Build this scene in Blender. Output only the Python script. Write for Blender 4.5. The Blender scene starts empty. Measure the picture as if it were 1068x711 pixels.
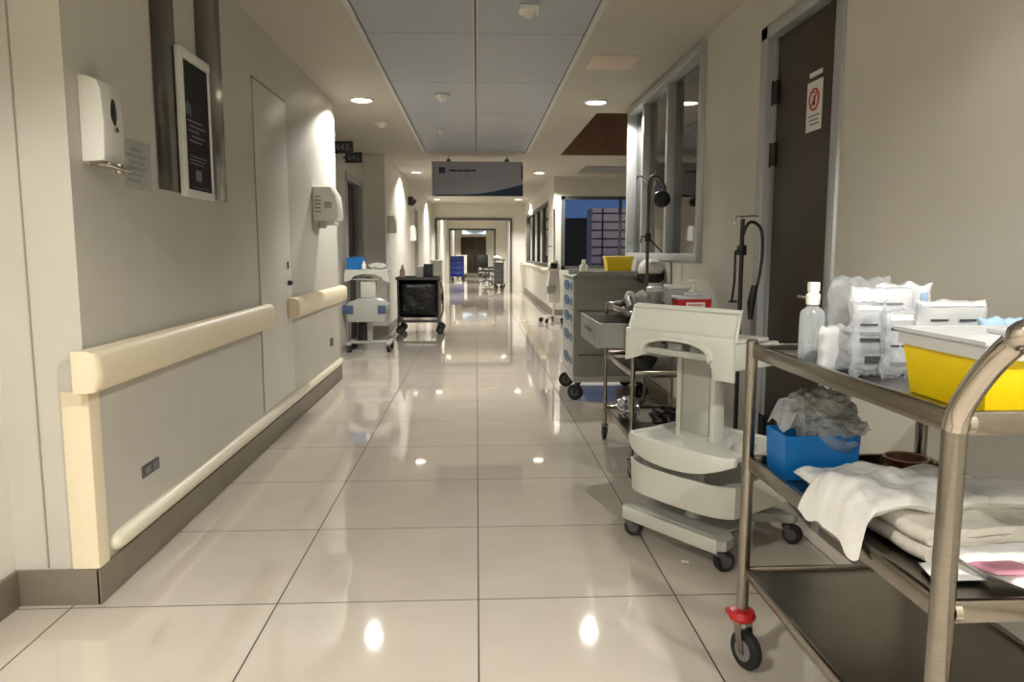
import bpy, bmesh, math, random
from mathutils import Vector, Matrix, noise
random.seed(7)
S = bpy.context.scene
COL = S.collection
PI = math.pi

# ------------------------------------------------------------------ camera
F = 780.0
cam_d = bpy.data.cameras.new('camera'); cam = bpy.data.objects.new('camera', cam_d); COL.objects.link(cam)
cam_d.sensor_width = 36; cam_d.lens = F/1068*36; cam_d.clip_end = 200; cam_d.clip_start = 0.02
pit = math.atan2(93.5, F)
Yc = Vector((-37, 93.5, F)).normalized(); Zc = Vector((0, math.cos(pit), -math.sin(pit))); Xc = Yc.cross(Zc)
if Xc.x < 0: Xc = -Xc
Mx = Matrix((Xc, Yc, Zc))
r_, u_, f_ = Mx @ Vector((1,0,0)), Mx @ Vector((0,1,0)), Mx @ Vector((0,0,1))
cam.matrix_world = Matrix(((r_.x,u_.x,-f_.x,0),(r_.y,u_.y,-f_.y,0),(r_.z,u_.z,-f_.z,1.2),(0,0,0,1)))
S.camera = cam

# ------------------------------------------------------------------ world, exposure
S.view_settings.view_transform = 'Standard'; S.view_settings.look = 'None'
S.view_settings.gamma = 1; S.view_settings.use_curve_mapping = False
S.view_settings.exposure = 0.0
w = bpy.data.worlds.new('dusk'); S.world = w; w.use_nodes = True
w.node_tree.nodes['Background'].inputs[0].default_value = (0.11, 0.19, 0.38, 1)
w.node_tree.nodes['Background'].inputs[1].default_value = 1.0
try:
    S.cycles.use_denoising = True; S.cycles.sample_clamp_indirect = 4; S.cycles.max_bounces = 10
    S.cycles.diffuse_bounces = 5; S.cycles.transparent_max_bounces = 16; S.cycles.caustics_refractive = False
    S.cycles.caustics_reflective = False
except Exception: pass
LAMP_W = 40.0           # watts of one downlight
LAMP_COL = (1.0, 0.965, 0.90)
CONE = math.radians(146)

# ------------------------------------------------------------------ helpers
def s2l(c):
    return tuple(((v/255)/12.92 if v/255 <= .04045 else ((v/255+.055)/1.055)**2.4) for v in c)+(1,)
MATS = {}
def mat(name, rgb, rough=.5, metal=0, nscale=0, namp=0, bump=0, bscale=60, spec=.5, coat=0, trans=0, alpha=1, emit=None, es=0, stretch=None):
    if name in MATS: return MATS[name]
    m = bpy.data.materials.new(name); m.use_nodes = True; MATS[name] = m
    nt = m.node_tree; b = nt.nodes['Principled BSDF']
    b.inputs['Base Color'].default_value = s2l(rgb); b.inputs['Roughness'].default_value = rough
    b.inputs['Metallic'].default_value = metal; b.inputs['Specular IOR Level'].default_value = spec
    b.inputs['Coat Weight'].default_value = coat; b.inputs['Transmission Weight'].default_value = trans
    b.inputs['Alpha'].default_value = alpha
    tc = nt.nodes.new('ShaderNodeTexCoord'); src = tc.outputs['Object']
    if stretch:
        mp = nt.nodes.new('ShaderNodeMapping'); mp.inputs['Scale'].default_value = stretch
        nt.links.new(src, mp.inputs[0]); src = mp.outputs[0]
    if namp:
        n = nt.nodes.new('ShaderNodeTexNoise'); n.inputs['Scale'].default_value = nscale or 8; n.inputs['Detail'].default_value = 5
        nt.links.new(src, n.inputs['Vector'])
        r = nt.nodes.new('ShaderNodeValToRGB')
        r.color_ramp.elements[0].position = .3; r.color_ramp.elements[1].position = .7
        r.color_ramp.elements[0].color = s2l([max(0, c*(1-namp)) for c in rgb]); r.color_ramp.elements[1].color = s2l([min(255, c*(1+namp*.6)) for c in rgb])
        nt.links.new(n.outputs['Fac'], r.inputs[0]); nt.links.new(r.outputs[0], b.inputs['Base Color'])
    if bump:
        n2 = nt.nodes.new('ShaderNodeTexNoise'); n2.inputs['Scale'].default_value = bscale; n2.inputs['Detail'].default_value = 3
        nt.links.new(src, n2.inputs['Vector'])
        bp = nt.nodes.new('ShaderNodeBump'); bp.inputs['Strength'].default_value = bump; bp.inputs['Distance'].default_value = .01
        nt.links.new(n2.outputs['Fac'], bp.inputs['Height']); nt.links.new(bp.outputs[0], b.inputs['Normal'])
    if emit:
        b.inputs['Emission Color'].default_value = s2l(emit); b.inputs['Emission Strength'].default_value = es
    return m
def film(name, rgb, clear=.5, rough=.15, bump=.5):
    """thin clear plastic film: part see-through, part glossy"""
    m = bpy.data.materials.new(name); m.use_nodes = True; MATS[name] = m
    nt = m.node_tree; b = nt.nodes['Principled BSDF']; out = nt.nodes['Material Output']
    b.inputs['Base Color'].default_value = s2l(rgb); b.inputs['Roughness'].default_value = rough
    b.inputs['Specular IOR Level'].default_value = 1.0
    t = nt.nodes.new('ShaderNodeBsdfTransparent'); mx = nt.nodes.new('ShaderNodeMixShader')
    lw = nt.nodes.new('ShaderNodeLayerWeight'); lw.inputs['Blend'].default_value = .35
    mr = nt.nodes.new('ShaderNodeMapRange'); mr.inputs[3].default_value = 1-clear; mr.inputs[4].default_value = min(1, 1.25-clear*.6)
    nt.links.new(lw.outputs['Facing'], mr.inputs[0]); nt.links.new(mr.outputs[0], mx.inputs[0])
    nt.links.new(t.outputs[0], mx.inputs[1]); nt.links.new(b.outputs[0], mx.inputs[2]); nt.links.new(mx.outputs[0], out.inputs[0])
    if bump:
        tc = nt.nodes.new('ShaderNodeTexCoord'); n2 = nt.nodes.new('ShaderNodeTexNoise'); n2.inputs['Scale'].default_value = 25; n2.inputs['Detail'].default_value = 4
        nt.links.new(tc.outputs['Object'], n2.inputs['Vector'])
        bp = nt.nodes.new('ShaderNodeBump'); bp.inputs['Strength'].default_value = bump; bp.inputs['Distance'].default_value = .02
        nt.links.new(n2.outputs['Fac'], bp.inputs['Height']); nt.links.new(bp.outputs[0], b.inputs['Normal'])
    return m
def pane(name, tint, refl=.12):
    m = bpy.data.materials.new(name); m.use_nodes = True; MATS[name] = m
    nt = m.node_tree; out = nt.nodes['Material Output']; nt.nodes.remove(nt.nodes['Principled BSDF'])
    t = nt.nodes.new('ShaderNodeBsdfTransparent'); t.inputs[0].default_value = s2l(tint)
    g = nt.nodes.new('ShaderNodeBsdfGlossy'); g.inputs['Roughness'].default_value = .02; g.inputs[0].default_value = (1,1,1,1)
    mx = nt.nodes.new('ShaderNodeMixShader'); fr = nt.nodes.new('ShaderNodeFresnel'); fr.inputs[0].default_value = 1.5
    ad = nt.nodes.new('ShaderNodeMath'); ad.operation = 'ADD'; ad.inputs[1].default_value = refl; ad.use_clamp = True
    nt.links.new(fr.outputs[0], ad.inputs[0]); nt.links.new(ad.outputs[0], mx.inputs[0])
    nt.links.new(t.outputs[0], mx.inputs[1]); nt.links.new(g.outputs[0], mx.inputs[2]); nt.links.new(mx.outputs[0], out.inputs[0])
    return m

class B:
    def __init__(s): s.b = bmesh.new()
    def v(s, p): return s.b.verts.new(p)
    def f(s, vs):
        try: return s.b.faces.new(vs)
        except ValueError: return None
    def box(s, x0, x1, y0, y1, z0, z1, bev=0, seg=2):
        if x0 > x1: x0, x1 = x1, x0
        if y0 > y1: y0, y1 = y1, y0
        if z0 > z1: z0, z1 = z1, z0
        t = bmesh.new()
        bmesh.ops.create_cube(t, size=1)
        for q in t.verts: q.co = Vector(((x0+x1)/2+q.co.x*(x1-x0), (y0+y1)/2+q.co.y*(y1-y0), (z0+z1)/2+q.co.z*(z1-z0)))
        if bev: bmesh.ops.bevel(t, geom=t.edges[:], offset=bev, segments=seg, affect='EDGES', profile=.5)
        s.merge(t); return s
    def merge(s, t, mt=None):
        mp = {}
        for q in t.verts: mp[q] = s.v(mt @ q.co if mt else q.co)
        for g in t.faces: s.f([mp[q] for q in g.verts])
        t.free()
    def prism(s, pts, a, b, axis='y', bev=0):
        """pts 2D polygon (the two other axes in order), extruded from a to b along axis"""
        def P(p, q):
            return {'x': (q, p[0], p[1]), 'y': (p[0], q, p[1]), 'z': (p[0], p[1], q)}[axis]
        t = bmesh.new()
        A = [t.verts.new(P(p, a)) for p in pts]; C = [t.verts.new(P(p, b)) for p in pts]
        fs = [t.faces.new(A), t.faces.new(C[::-1])]
        n = len(pts)
        for i in range(n): t.faces.new([A[i], C[i], C[(i+1) % n], A[(i+1) % n]])
        bmesh.ops.recalc_face_normals(t, faces=t.faces[:])
        if bev:
            ed = [e for g in fs for e in g.edges]
            bmesh.ops.bevel(t, geom=ed, offset=bev, segments=2, affect='EDGES', profile=.5)
        s.merge(t); return s
    def tube(s, pts, r, seg=12, cap=True, smooth=0, closed=False, flat=1):
        pts = [Vector(p) for p in pts]
        if smooth:
            q = []
            n = len(pts)
            for i in range(n-1):
                p0, p1, p2, p3 = pts[max(i-1,0)], pts[i], pts[i+1], pts[min(i+2,n-1)]
                for k in range(smooth):
                    t = k/smooth
                    q.append(.5*((2*p1)+(p2-p0)*t+(2*p0-5*p1+4*p2-p3)*t*t+(3*p1-p0-3*p2+p3)*t**3))
            q.append(pts[-1]); pts = q
        rings = []; up = None; n = len(pts)
        for i, p in enumerate(pts):
            if closed: d = (pts[(i+1) % n]-pts[i-1]).normalized()
            else: d = (pts[min(i+1, n-1)]-pts[max(i-1, 0)]).normalized()
            if up is None:
                up = Vector((0,0,1)) if abs(d.z) < .9 else Vector((1,0,0))
            up = (up-d*up.dot(d)).normalized(); sd = d.cross(up)
            rr = r[i] if isinstance(r, (list, tuple)) else r
            rings.append([s.v(p+(up*math.cos(a)*flat+sd*math.sin(a))*rr) for a in [2*PI*k/seg for k in range(seg)]])
        for i in range(n if closed else n-1):
            A, C = rings[i], rings[(i+1) % n]
            for k in range(seg): s.f([A[k], A[(k+1) % seg], C[(k+1) % seg], C[k]])
        if cap and not closed: s.f(rings[0][::-1]); s.f(rings[-1])
        return s
    def cyl(s, p0, p1, r, r2=None, seg=20): return s.tube([p0, p1], [r, r if r2 is None else r2], seg)
    def lathe(s, prof, c=(0,0,0), seg=28, axis='z', cap=True, sx=1, sy=1):
        rings = []
        for (r, z) in prof:
            ring = []
            for k in range(seg):
                a = 2*PI*k/seg; x, y = r*math.cos(a)*sx, r*math.sin(a)*sy
                p = {'z': (x, y, z), 'x': (z, x, y), 'y': (x, z, y)}[axis]
                ring.append(s.v((p[0]+c[0], p[1]+c[1], p[2]+c[2])))
            rings.append(ring)
        for A, C in zip(rings, rings[1:]):
            for k in range(seg): s.f([A[k], A[(k+1) % seg], C[(k+1) % seg], C[k]])
        if cap: s.f(rings[0][::-1]); s.f(rings[-1])
        return s
    def tray(s, x0, x1, y0, y1, z0, z1, t=.01, taper=0, bev=0):
        """open-topped box; taper shrinks the bottom"""
        def R(dx, z, k=0): return [(x0+dx+k, y0+dx+k, z), (x1-dx-k, y0+dx+k, z), (x1-dx-k, y1-dx-k, z), (x0+dx+k, y1-dx-k, z)]
        L = [R(0, z0, taper), R(0, z1), R(t, z1), R(t, z0+t, taper)]
        V = [[s.v(p) for p in l] for l in L]
        for A, C in zip(V, V[1:]):
            for k in range(4): s.f([A[k], A[(k+1) % 4], C[(k+1) % 4], C[k]])
        s.f(V[0][::-1]); s.f(V[3]); return s
    def pillow(s, w, d, h, fn=None, nx=26, ny=26, amp=.004, sc=18, seed=0, p=4, base=.0, jit=0.0):
        """closed soft pack; fn maps local (x,y,z) to its place"""
        fn = fn or (lambda x, y, z: (x, y, z)); V = {}
        for i in range(nx+1):
            for j in range(ny+1):
                u, v = 2*i/nx-1, 2*j/ny-1; e = i in (0, nx) or j in (0, ny)
                t = h/2*math.sqrt(max(0, (1-abs(u)**p)*(1-abs(v)**p)))
                x, y = u*w/2, v*d/2
                if jit:
                    x += jit*noise.noise(Vector((v*2.2+seed, u, 9)))*abs(u)**2; y += jit*noise.noise(Vector((u*2.4, seed+v, 5)))*abs(v)**2
                n = noise.noise(Vector((x*sc+seed, y*sc, seed*1.7)))+.5*noise.noise(Vector((x*sc*2.3+seed, y*sc*2.3, seed*1.7+4)))
                k = 1 if not e else .35
                V[i, j, 1] = s.v(fn(x, y, t+n*amp*k))
                V[i, j, 0] = V[i, j, 1] if e else s.v(fn(x, y, -t*(1-base)+n*amp*.3))
        for i in range(nx):
            for j in range(ny):
                s.f([V[i,j,1], V[i+1,j,1], V[i+1,j+1,1], V[i,j+1,1]])
                s.f([V[i,j,0], V[i,j+1,0], V[i+1,j+1,0], V[i+1,j,0]])
        return s
    def blob(s, c, r, amp=.4, sc=2.5, seed=0, sub=4, zmin=None):
        t = bmesh.new(); bmesh.ops.create_icosphere(t, subdivisions=sub, radius=1)
        for q in t.verts:
            d = q.co.copy()
            n = 1-abs(noise.noise(d*sc+Vector((seed, 0, 0))))*2; n2 = 1-abs(noise.noise(d*sc*2.4+Vector((seed, 3, 0))))*2
            k = 1+amp*(n*.6+n2*.35-.4)
            p = Vector((c[0]+d.x*r[0]*k, c[1]+d.y*r[1]*k, c[2]+d.z*r[2]*k))
            if zmin is not None and p.z < zmin: p.z = zmin+(p.z-zmin)*.02
            q.co = p
        s.merge(t); return s

def shade(me, ang=40):
    for p in me.polygons: p.use_smooth = True
    try: me.set_sharp_from_angle(angle=math.radians(ang))
    except Exception: pass
def obj(name, b, m, parent=None, loc=None, off=(0,0,0), ang=40):
    me = bpy.data.meshes.new(name)
    if off != (0,0,0):
        for q in b.b.verts: q.co -= Vector(off)
    bmesh.ops.recalc_face_normals(b.b, faces=b.b.faces[:])
    b.b.to_mesh(me); b.b.free(); shade(me, ang)
    o = bpy.data.objects.new(name, me); COL.objects.link(o)
    if m: me.materials.append(m)
    if parent: o.parent = parent
    if loc: o.location = loc
    return o
def tag(o, label, cat, group=None, kind=None):
    o['label'] = label; o['category'] = cat
    if group: o['group'] = group
    if kind: o['kind'] = kind
    return o
def solo(name, b, m, label, cat, group=None, ang=40):
    xs = [q.co for q in b.b.verts]
    lo = [min(c[i] for c in xs) for i in range(3)]; hi = [max(c[i] for c in xs) for i in range(3)]
    og = ((lo[0]+hi[0])/2, (lo[1]+hi[1])/2, lo[2])
    o = obj(name, b, m, off=og, loc=og, ang=ang); return tag(o, label, cat, group)
class T:
    """a thing: empty at its base; world=True: parts are given in world coordinates"""
    def __init__(s, name, label, cat, loc, rz=0, group=None, world=False):
        s.e = bpy.data.objects.new(name, None); COL.objects.link(s.e); s.e.empty_display_size = .05
        s.e.location = loc; s.e.rotation_euler = (0, 0, rz); tag(s.e, label, cat, group)
        s.off = tuple(loc) if world else (0, 0, 0)
    def p(s, name, b, m, parent=None, label=None, ang=40):
        o = obj(name, b, m, parent or s.e, off=s.off, ang=ang)
        if label: o['label'] = label
        return o
def struct(name, b, m, parent=None):
    o = obj(name, b, m, parent)
    if not parent: o['kind'] = 'structure'
    return o
def copy_tree(o, parent=None):
    c = o.copy(); COL.objects.link(c); c.parent = parent
    for ch in list(o.children): copy_tree(ch, c)
    return c
def text(name, body, size, m, parent, mtx, ext=.0008, spacing=1):
    cu = bpy.data.curves.new(name, 'FONT'); cu.body = body; cu.size = size; cu.extrude = ext; cu.align_x = 'CENTER'; cu.align_y = 'CENTER'
    cu.space_character = spacing
    tmp = bpy.data.objects.new(name+'_t', cu); COL.objects.link(tmp)
    dg = bpy.context.evaluated_depsgraph_get(); dg.update()
    me = bpy.data.meshes.new_from_object(tmp.evaluated_get(dg)); bpy.data.objects.remove(tmp)
    me.transform(mtx); me.materials.clear(); me.materials.append(m)
    o = bpy.data.objects.new(name, me); COL.objects.link(o); o.parent = parent; return o
def face_to(axis, pos):
    """matrix laying text (xy plane, facing +z) on a plane facing axis"""
    if axis == '+x': R = Matrix(((0,0,1),(1,0,0),(0,1,0)))          # reads along +y
    elif axis == '-x': R = Matrix(((0,0,-1),(-1,0,0),(0,1,0)))      # reads along -y
    else: R = Matrix(((1,0,0),(0,0,-1),(0,1,0)))                    # faces -y
    return Matrix.Translation(pos) @ R.to_4x4()

# ------------------------------------------------------------------ materials
WALL = mat('wall_paint', (200,197,187), .42, nscale=2, namp=.025, bump=.04, bscale=90, spec=.4)
WALL2 = mat('wall_paint_pale', (222,219,210), .45, nscale=3, namp=.02)
CEIL = mat('ceiling_plaster', (190,185,172), .7, nscale=2, namp=.02)
PANEL = mat('ceiling_metal_panel', (166,171,178), .45, nscale=2, namp=.02)
TRIM = mat('ceiling_aluminium_trim', (198,198,192), .4)
TAUPE = mat('taupe_skirting', (122,114,100), .4, nscale=5, namp=.04)
CREAM = mat('cream_vinyl', (232,219,190), .45, bump=.06, bscale=200)
IVORY = mat('ivory_vinyl', (228,222,200), .35)
STEEL = mat('brushed_steel', (150,144,134), .2, 1, nscale=40, namp=.06, stretch=(1,1,14))
CHROME = mat('polished_steel', (196,188,176), .13, 1)
SATIN = mat('satin_steel_sheet', (148,142,130), .3, 1, nscale=6, namp=.05)
ALU = mat('window_aluminium', (178,182,182), .38, .5)
WHITE = mat('white_plastic', (232,232,226), .28)
CARTW = mat('cart_white_plastic', (198,199,190), .36, bump=.03, bscale=150)
CARTG = mat('cart_grey_plastic', (172,174,168), .4)
GREY = mat('grey_cart_paint', (138,140,134), .42, nscale=3, namp=.03)
GREYD = mat('dark_grey_plastic', (82,83,82), .5)
BLACK = mat('black_plastic', (18,18,20), .4)
RUBBER = mat('black_rubber', (26,26,28), .6)
WHEELG = mat('grey_wheel_hub', (120,120,120), .45)
RED = mat('red_plastic', (178,26,28), .35)
BLUE = mat('blue_plastic', (18,112,186), .38, nscale=5, namp=.05)
BLUES = mat('blue_label', (56,86,122), .45)
NAVY = mat('navy_plastic', (28,48,140), .4)
YELLOW = mat('yellow_plastic', (240,208,10), .38, nscale=6, namp=.04)
DOORB = mat('dark_brown_laminate', (62,54,42), .45, spec=.25, nscale=2, namp=.06, stretch=(1,1,.3))
DOORW = mat('white_door_laminate', (214,212,202), .36, spec=1)
PAPER = mat('white_paper', (222,221,216), .7)
INK = mat('dark_ink', (48,50,54), .6)
INKG = mat('grey_ink', (120,122,124), .6)
INKW = mat('white_ink', (200,200,198), .6)
REDI = mat('red_ink', (190,70,70), .6)
BROWN = mat('brown_soffit_panel', (138,106,82), .5, nscale=2, namp=.12)
LINEN = mat('white_linen', (226,221,208), .85, nscale=30, namp=.04, bump=.3, bscale=120)
POLY = mat('white_polythene', (232,232,229), .3, bump=.7, bscale=18, coat=.5)
PINK = mat('pink_print', (226,160,182), .5)
CLEAR = film('clear_film', (190,196,202), .72, .14, .8)
SLEEVE = film('clear_sleeve', (205,210,214), .9, .1, 0)
FROST = film('frosted_plastic', (205,208,210), .3, .35, .1)
FILMG = film('grey_film', (160,162,156), .45, .22, .9)
GLASS = pane('window_glass', (170,180,182), .10)
GLASSD = pane('night_window_glass', (215,222,230), .02)
BOTTLE = film('clear_bottle_plastic', (200,208,212), .65, .1, 0)
LIQ = film('clear_liquid', (120,136,150), .4, .05, 0)
SIGNG = mat('sign_grey', (166,167,178), .4)
SIGNB = mat('sign_navy', (22,50,82), .4)
SIGNL = mat('sign_pale_line', (150,180,205), .4)
CURT = mat('pale_curtain', (150,154,152), .8, nscale=10, namp=.05)
FOIL = mat('silver_foil', (190,192,196), .25, .85, bump=.8, bscale=30)
BLACKBAG = mat('black_bin_bag', (14,14,16), .25, bump=.7, bscale=22)
BRICK = mat('outside_masonry', (196,172,158), .8)
BRICKD = mat('outside_dark_block', (10,14,28), .9)
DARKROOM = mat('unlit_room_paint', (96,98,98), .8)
LITEM = mat('downlight_diffuser', (255,250,240), .5, emit=(255,240,212), es=14)
FLOORM = bpy.data.materials.new('polished_floor_tile'); FLOORM.use_nodes = True
nt = FLOORM.node_tree; pb = nt.nodes['Principled BSDF']
geo = nt.nodes.new('ShaderNodeNewGeometry'); mp = nt.nodes.new('ShaderNodeMapping'); mp.inputs['Location'].default_value = (0, -2.475+.69*4, 0)
nt.links.new(geo.outputs['Position'], mp.inputs[0])
bk = nt.nodes.new('ShaderNodeTexBrick'); bk.offset = 0; bk.squash = 1
for k, vv in (('Scale', 1), ('Mortar Size', .0028), ('Mortar Smooth', .1), ('Bias', 0), ('Brick Width', .69), ('Row Height', .69)): bk.inputs[k].default_value = vv
bk.inputs['Color1'].default_value = s2l((205,196,184)); bk.inputs['Color2'].default_value = s2l((200,191,179)); bk.inputs['Mortar'].default_value = s2l((58,52,46))
nt.links.new(mp.outputs[0], bk.inputs['Vector'])
ns = nt.nodes.new('ShaderNodeTexNoise'); ns.inputs['Scale'].default_value = 3; ns.inputs['Detail'].default_value = 8
nt.links.new(geo.outputs['Position'], ns.inputs['Vector'])
mr = nt.nodes.new('ShaderNodeMapRange'); mr.inputs[1].default_value = .3; mr.inputs[2].default_value = .7; mr.inputs[3].default_value = .95; mr.inputs[4].default_value = 1.04
nt.links.new(ns.outputs['Fac'], mr.inputs[0])
mm = nt.nodes.new('ShaderNodeVectorMath'); mm.operation = 'SCALE'
nt.links.new(bk.outputs['Color'], mm.inputs[0]); nt.links.new(mr.outputs[0], mm.inputs['Scale']); nt.links.new(mm.outputs[0], pb.inputs['Base Color'])
rr = nt.nodes.new('ShaderNodeMapRange'); rr.inputs[3].default_value = .035; rr.inputs[4].default_value = .7
nt.links.new(bk.outputs['Fac'], rr.inputs[0]); nt.links.new(rr.outputs[0], pb.inputs['Roughness'])
bp = nt.nodes.new('ShaderNodeBump'); bp.inputs['Strength'].default_value = .5; bp.inputs['Distance'].default_value = .002; bp.invert = True
nt.links.new(bk.outputs['Fac'], bp.inputs['Height']); nt.links.new(bp.outputs[0], pb.inputs['Normal'])
pb.inputs['Specular IOR Level'].default_value = .75; pb.inputs['IOR'].default_value = 1.62

# ================================================================== SETTING
HC = 2.55; XL = -1.30; XR = 1.46; YC = 2.51
struct('floor', B().box(-2.2, 4.3, -4.2, 13.95, -.12, 0).box(-2.2, 1.55, 13.95, 43.4, -.12, 0), FLOORM)
struct('floor_outside', B().box(1.55, 2.2, 14.5, 21.8, -.12, 0), TAUPE)
# ceiling: two plaster sides, a strip of metal panels between them
c = B()
c.box(-2.2, -.70, -4.2, 10.5, HC, HC+.12).box(.70, 1.19, -4.2, 10.5, HC, HC+.12)
c.box(1.19, 4.3, -4.2, 7.53, HC, HC+.12).box(-2.2, 1.19, 10.5, 43.4, HC, HC+.12).box(1.19, 4.3, 10.8, 13.95, HC, HC+.12).box(1.19, 1.55, 13.95, 43.4, HC, HC+.12)
struct('ceiling', c, CEIL)
c = B()
for i in range(11):
    y0 = 2.15+1.37*(i-4); y1 = min(y0+1.362, 10.5)
    if y0 > 10.4: continue
    for x0, x1 in ((-.685, -.012), (.012, .685)): c.box(x0, x1, y0, y1, HC+.004, HC+.05, .003, 1)
c.box(-.70, .70, -4.2, 10.5, HC+.05, HC+.11)
struct('ceiling_panel_strip', c, PANEL)
c = B().box(-.72, -.685, -4.2, 10.5, HC-.012, HC).box(.685, .72, -4.2, 10.5, HC-.012, HC)
c.box(-.016, -.006, -4.2, 10.5, HC-.004, HC+.02).box(.006, .016, -4.2, 10.5, HC-.004, HC+.02)
struct('trim_1', c, TRIM)
# brown light well in the side bay
c = B().box(1.15, 4.3, 10.8, 10.86, HC+.12, 3.3).box(1.15, 1.19, 7.5, 10.8, HC+.12, 3.3).box(1.19, 4.3, 7.49, 7.53, HC+.12, 3.3).box(1.15, 4.3, 7.5, 10.86, 3.3, 3.34)
c.box(1.19, 4.3, 10.785, 10.80, HC+.002, HC+.13)
for k in range(6): c.box(1.6+.5*k, 1.61+.5*k, 10.792, 10.80, HC+.12, 3.3)
struct('trim_2', c, BROWN)
struct('trim_3', B().box(1.75, 3.4, 12.1, 13.1, HC-.015, HC), GREY)

# left side: long wall with its blind end towards the camera
struct('wall_left', B().box(-2.2, XL, YC, 7.12, 0, HC), WALL)
c = B().box(-1.462, -1.457, YC-.004, YC, .13, HC)
struct('trim_4', c, mat('seam_grey', (150,146,138), .6))
struct('wall_left_near', B().box(-2.2, -1.57, -4.2, YC, 0, HC), WALL2)
struct('wall_left_recess', B().box(-2.2, -1.6, 7.12, 9.45, 0, HC).box(-2.2, -1.6, 10.7, 10.9, 0, HC).box(-2.2, -1.6, 9.45, 10.7, 2.13, HC).box(-2.2, -2.1, 9.45, 10.7, 0, 2.13), WALL)
struct('wall_left_far', B().box(-2.2, XL, 10.9, 16.0, 0, HC).box(-2.2, XL, 16.9, 22.0, 0, HC).box(-2.2, XL, 16.0, 16.9, 2.1, HC), WALL2)
struct('door_5', B().box(-1.5, -1.46, 16.0, 16.9, 0, 2.1), DOORB)
struct('door_4', B().box(-1.76, -1.70, 9.5, 10.65, 0, 2.08, .004), DOORB)
c = B().box(-1.66, -1.59, 9.41, 9.5, 0, 2.12).box(-1.66, -1.59, 10.65, 10.74, 0, 2.12).box(-1.66, -1.59, 9.41, 10.74, 2.08, 2.17)
struct('trim_5', c, ALU)
# skirting and bumper on the left
c = B().box(-1.584, XL+.012, YC-.014, YC, 0, .125, .003).box(XL, XL+.014, YC-.014, 7.12, 0, .125, .003).box(-1.57, -1.556, -4.2, YC-.014, 0, .125, .003)
c.box(-1.6, XL+.014, 7.12, 7.132, 0, .125, .002)
struct('baseboard_left', c, TAUPE)
c = B().box(XL, XL+.012, 10.9, 16.0, 0, .125).box(XL, XL+.012, 16.9, 22, 0, .125).box(-1.6, XL+.012, 10.888, 10.9, 0, .125)
struct('baseboard_left_far', c, TAUPE)
c = B(); pts = []
for (y, k) in ((2.60, .0), (2.604, .55), (2.62, .9), (2.66, 1), (7.02, 1), (7.09, .9), (7.11, .4)):
    pts.append((XL+.006, y, .172)); 
c.tube([p for p in pts], [.002, .018, .03, .034, .034, .03, .012], 14)
tag(obj('wall_bumper', c, IVORY), 'ivory rounded bumper rail running low along the left wall above the skirting', 'bumper rail')
# right side: wall with door and window, then the open side bay
c = B().box(XR, XR+.2, -4.2, 3.03, 0, HC).box(XR, XR+.2, 3.03, 3.85, 2.28, HC).box(XR, XR+.2, 3.85, 4.84, 0, HC)
c.box(XR, XR+.2, 4.84, 7.2, 0, 1.14).box(XR, XR+.2, 7.2, 7.32, 0, HC).box(XR, XR+.2, 4.84, 7.2, 2.52, HC)
c.box(XR+.2, 4.3, 7.2, 7.32, 0, HC)
struct('wall_right', c, WALL)
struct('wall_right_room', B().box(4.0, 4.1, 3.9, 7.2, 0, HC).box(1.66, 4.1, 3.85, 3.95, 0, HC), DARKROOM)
struct('wall_bay', B().box(4.2, 4.3, 7.32, 13.8, 0, HC), WALL)
struct('wall_bay_end', B().box(1.42, 4.3, 13.8, 13.95, 0, .86).box(1.42, 1.55, 13.8, 13.95, .86, 2.2).box(1.42, 4.3, 13.8, 13.95, 2.2, HC).box(3.9, 4.3, 13.8, 13.95, .86, 2.2), WALL)
struct('wall_right_far', B().box(1.42, 1.55, 13.95, 14.9, 0, HC).box(1.42, 1.55, 14.9, 21.4, 0, .88).box(1.42, 1.55, 14.9, 21.4, 2.2, HC).box(1.42, 1.55, 21.4, 22, 0, HC), WALL2)
struct('baseboard_right', B().box(XR-.014, XR, -4.2, 3.0, 0, .125, .003).box(XR-.014, XR, 3.88, 7.32, 0, .125, .003), TAUPE)
struct('baseboard_right_far', B().box(1.408, 1.42, 13.8, 22, 0, .125).box(1.408, 4.2, 13.788, 13.8, 0, .125), TAUPE)
struct('wall_back', B().box(-1.57, XR, -4.2, -4.1, 0, HC), WALL)
# first portal and the corridor beyond it
c = B().box(-2.2, -1.16, 22, 22.2, 0, HC).box(1.0, 1.55, 22, 22.2, 0, HC).box(-1.16, 1.0, 22, 22.2, 2.12, HC)
struct('wall_portal', c, WALL2)
c = B().box(-1.2, -1.13, 21.96, 22.0, 0, 2.12).box(.97, 1.04, 21.96, 22.0, 0, 2.12).box(-1.2, 1.04, 21.96, 22.0, 2.09, 2.16)
struct('trim_6', c, GREYD)
struct('wall_left_end', B().box(-2.2, -1.2, 22.2, 43.4, 0, HC), WALL2)
struct('wall_right_end', B().box(1.2, 1.55, 22.2, 43.4, 0, HC), WALL2)
c = B().box(-1.2, -1.05, 30, 30.2, 0, HC).box(.72, 1.2, 30, 30.2, 0, HC).box(-1.05, .72, 30, 30.2, 2.05, HC)
struct('wall_portal_second', c, WALL2)
struct('trim_7', B().box(-1.09, -1.03, 29.97, 30, 0, 2.05).box(.70, .76, 29.97, 30, 0, 2.05).box(-1.09, .76, 29.97, 30, 2.02, 2.09), GREYD)
struct('wall_end', B().box(-1.2, 1.2, 43.1, 43.4, 0, HC), WALL2)
d = struct('door_3', B().box(-.88, -.1, 43.0, 43.1, 0, 2.0, .01).box(-.08, .55, 43.0, 43.1, 0, 2.0, .01), DOORB)

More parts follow.
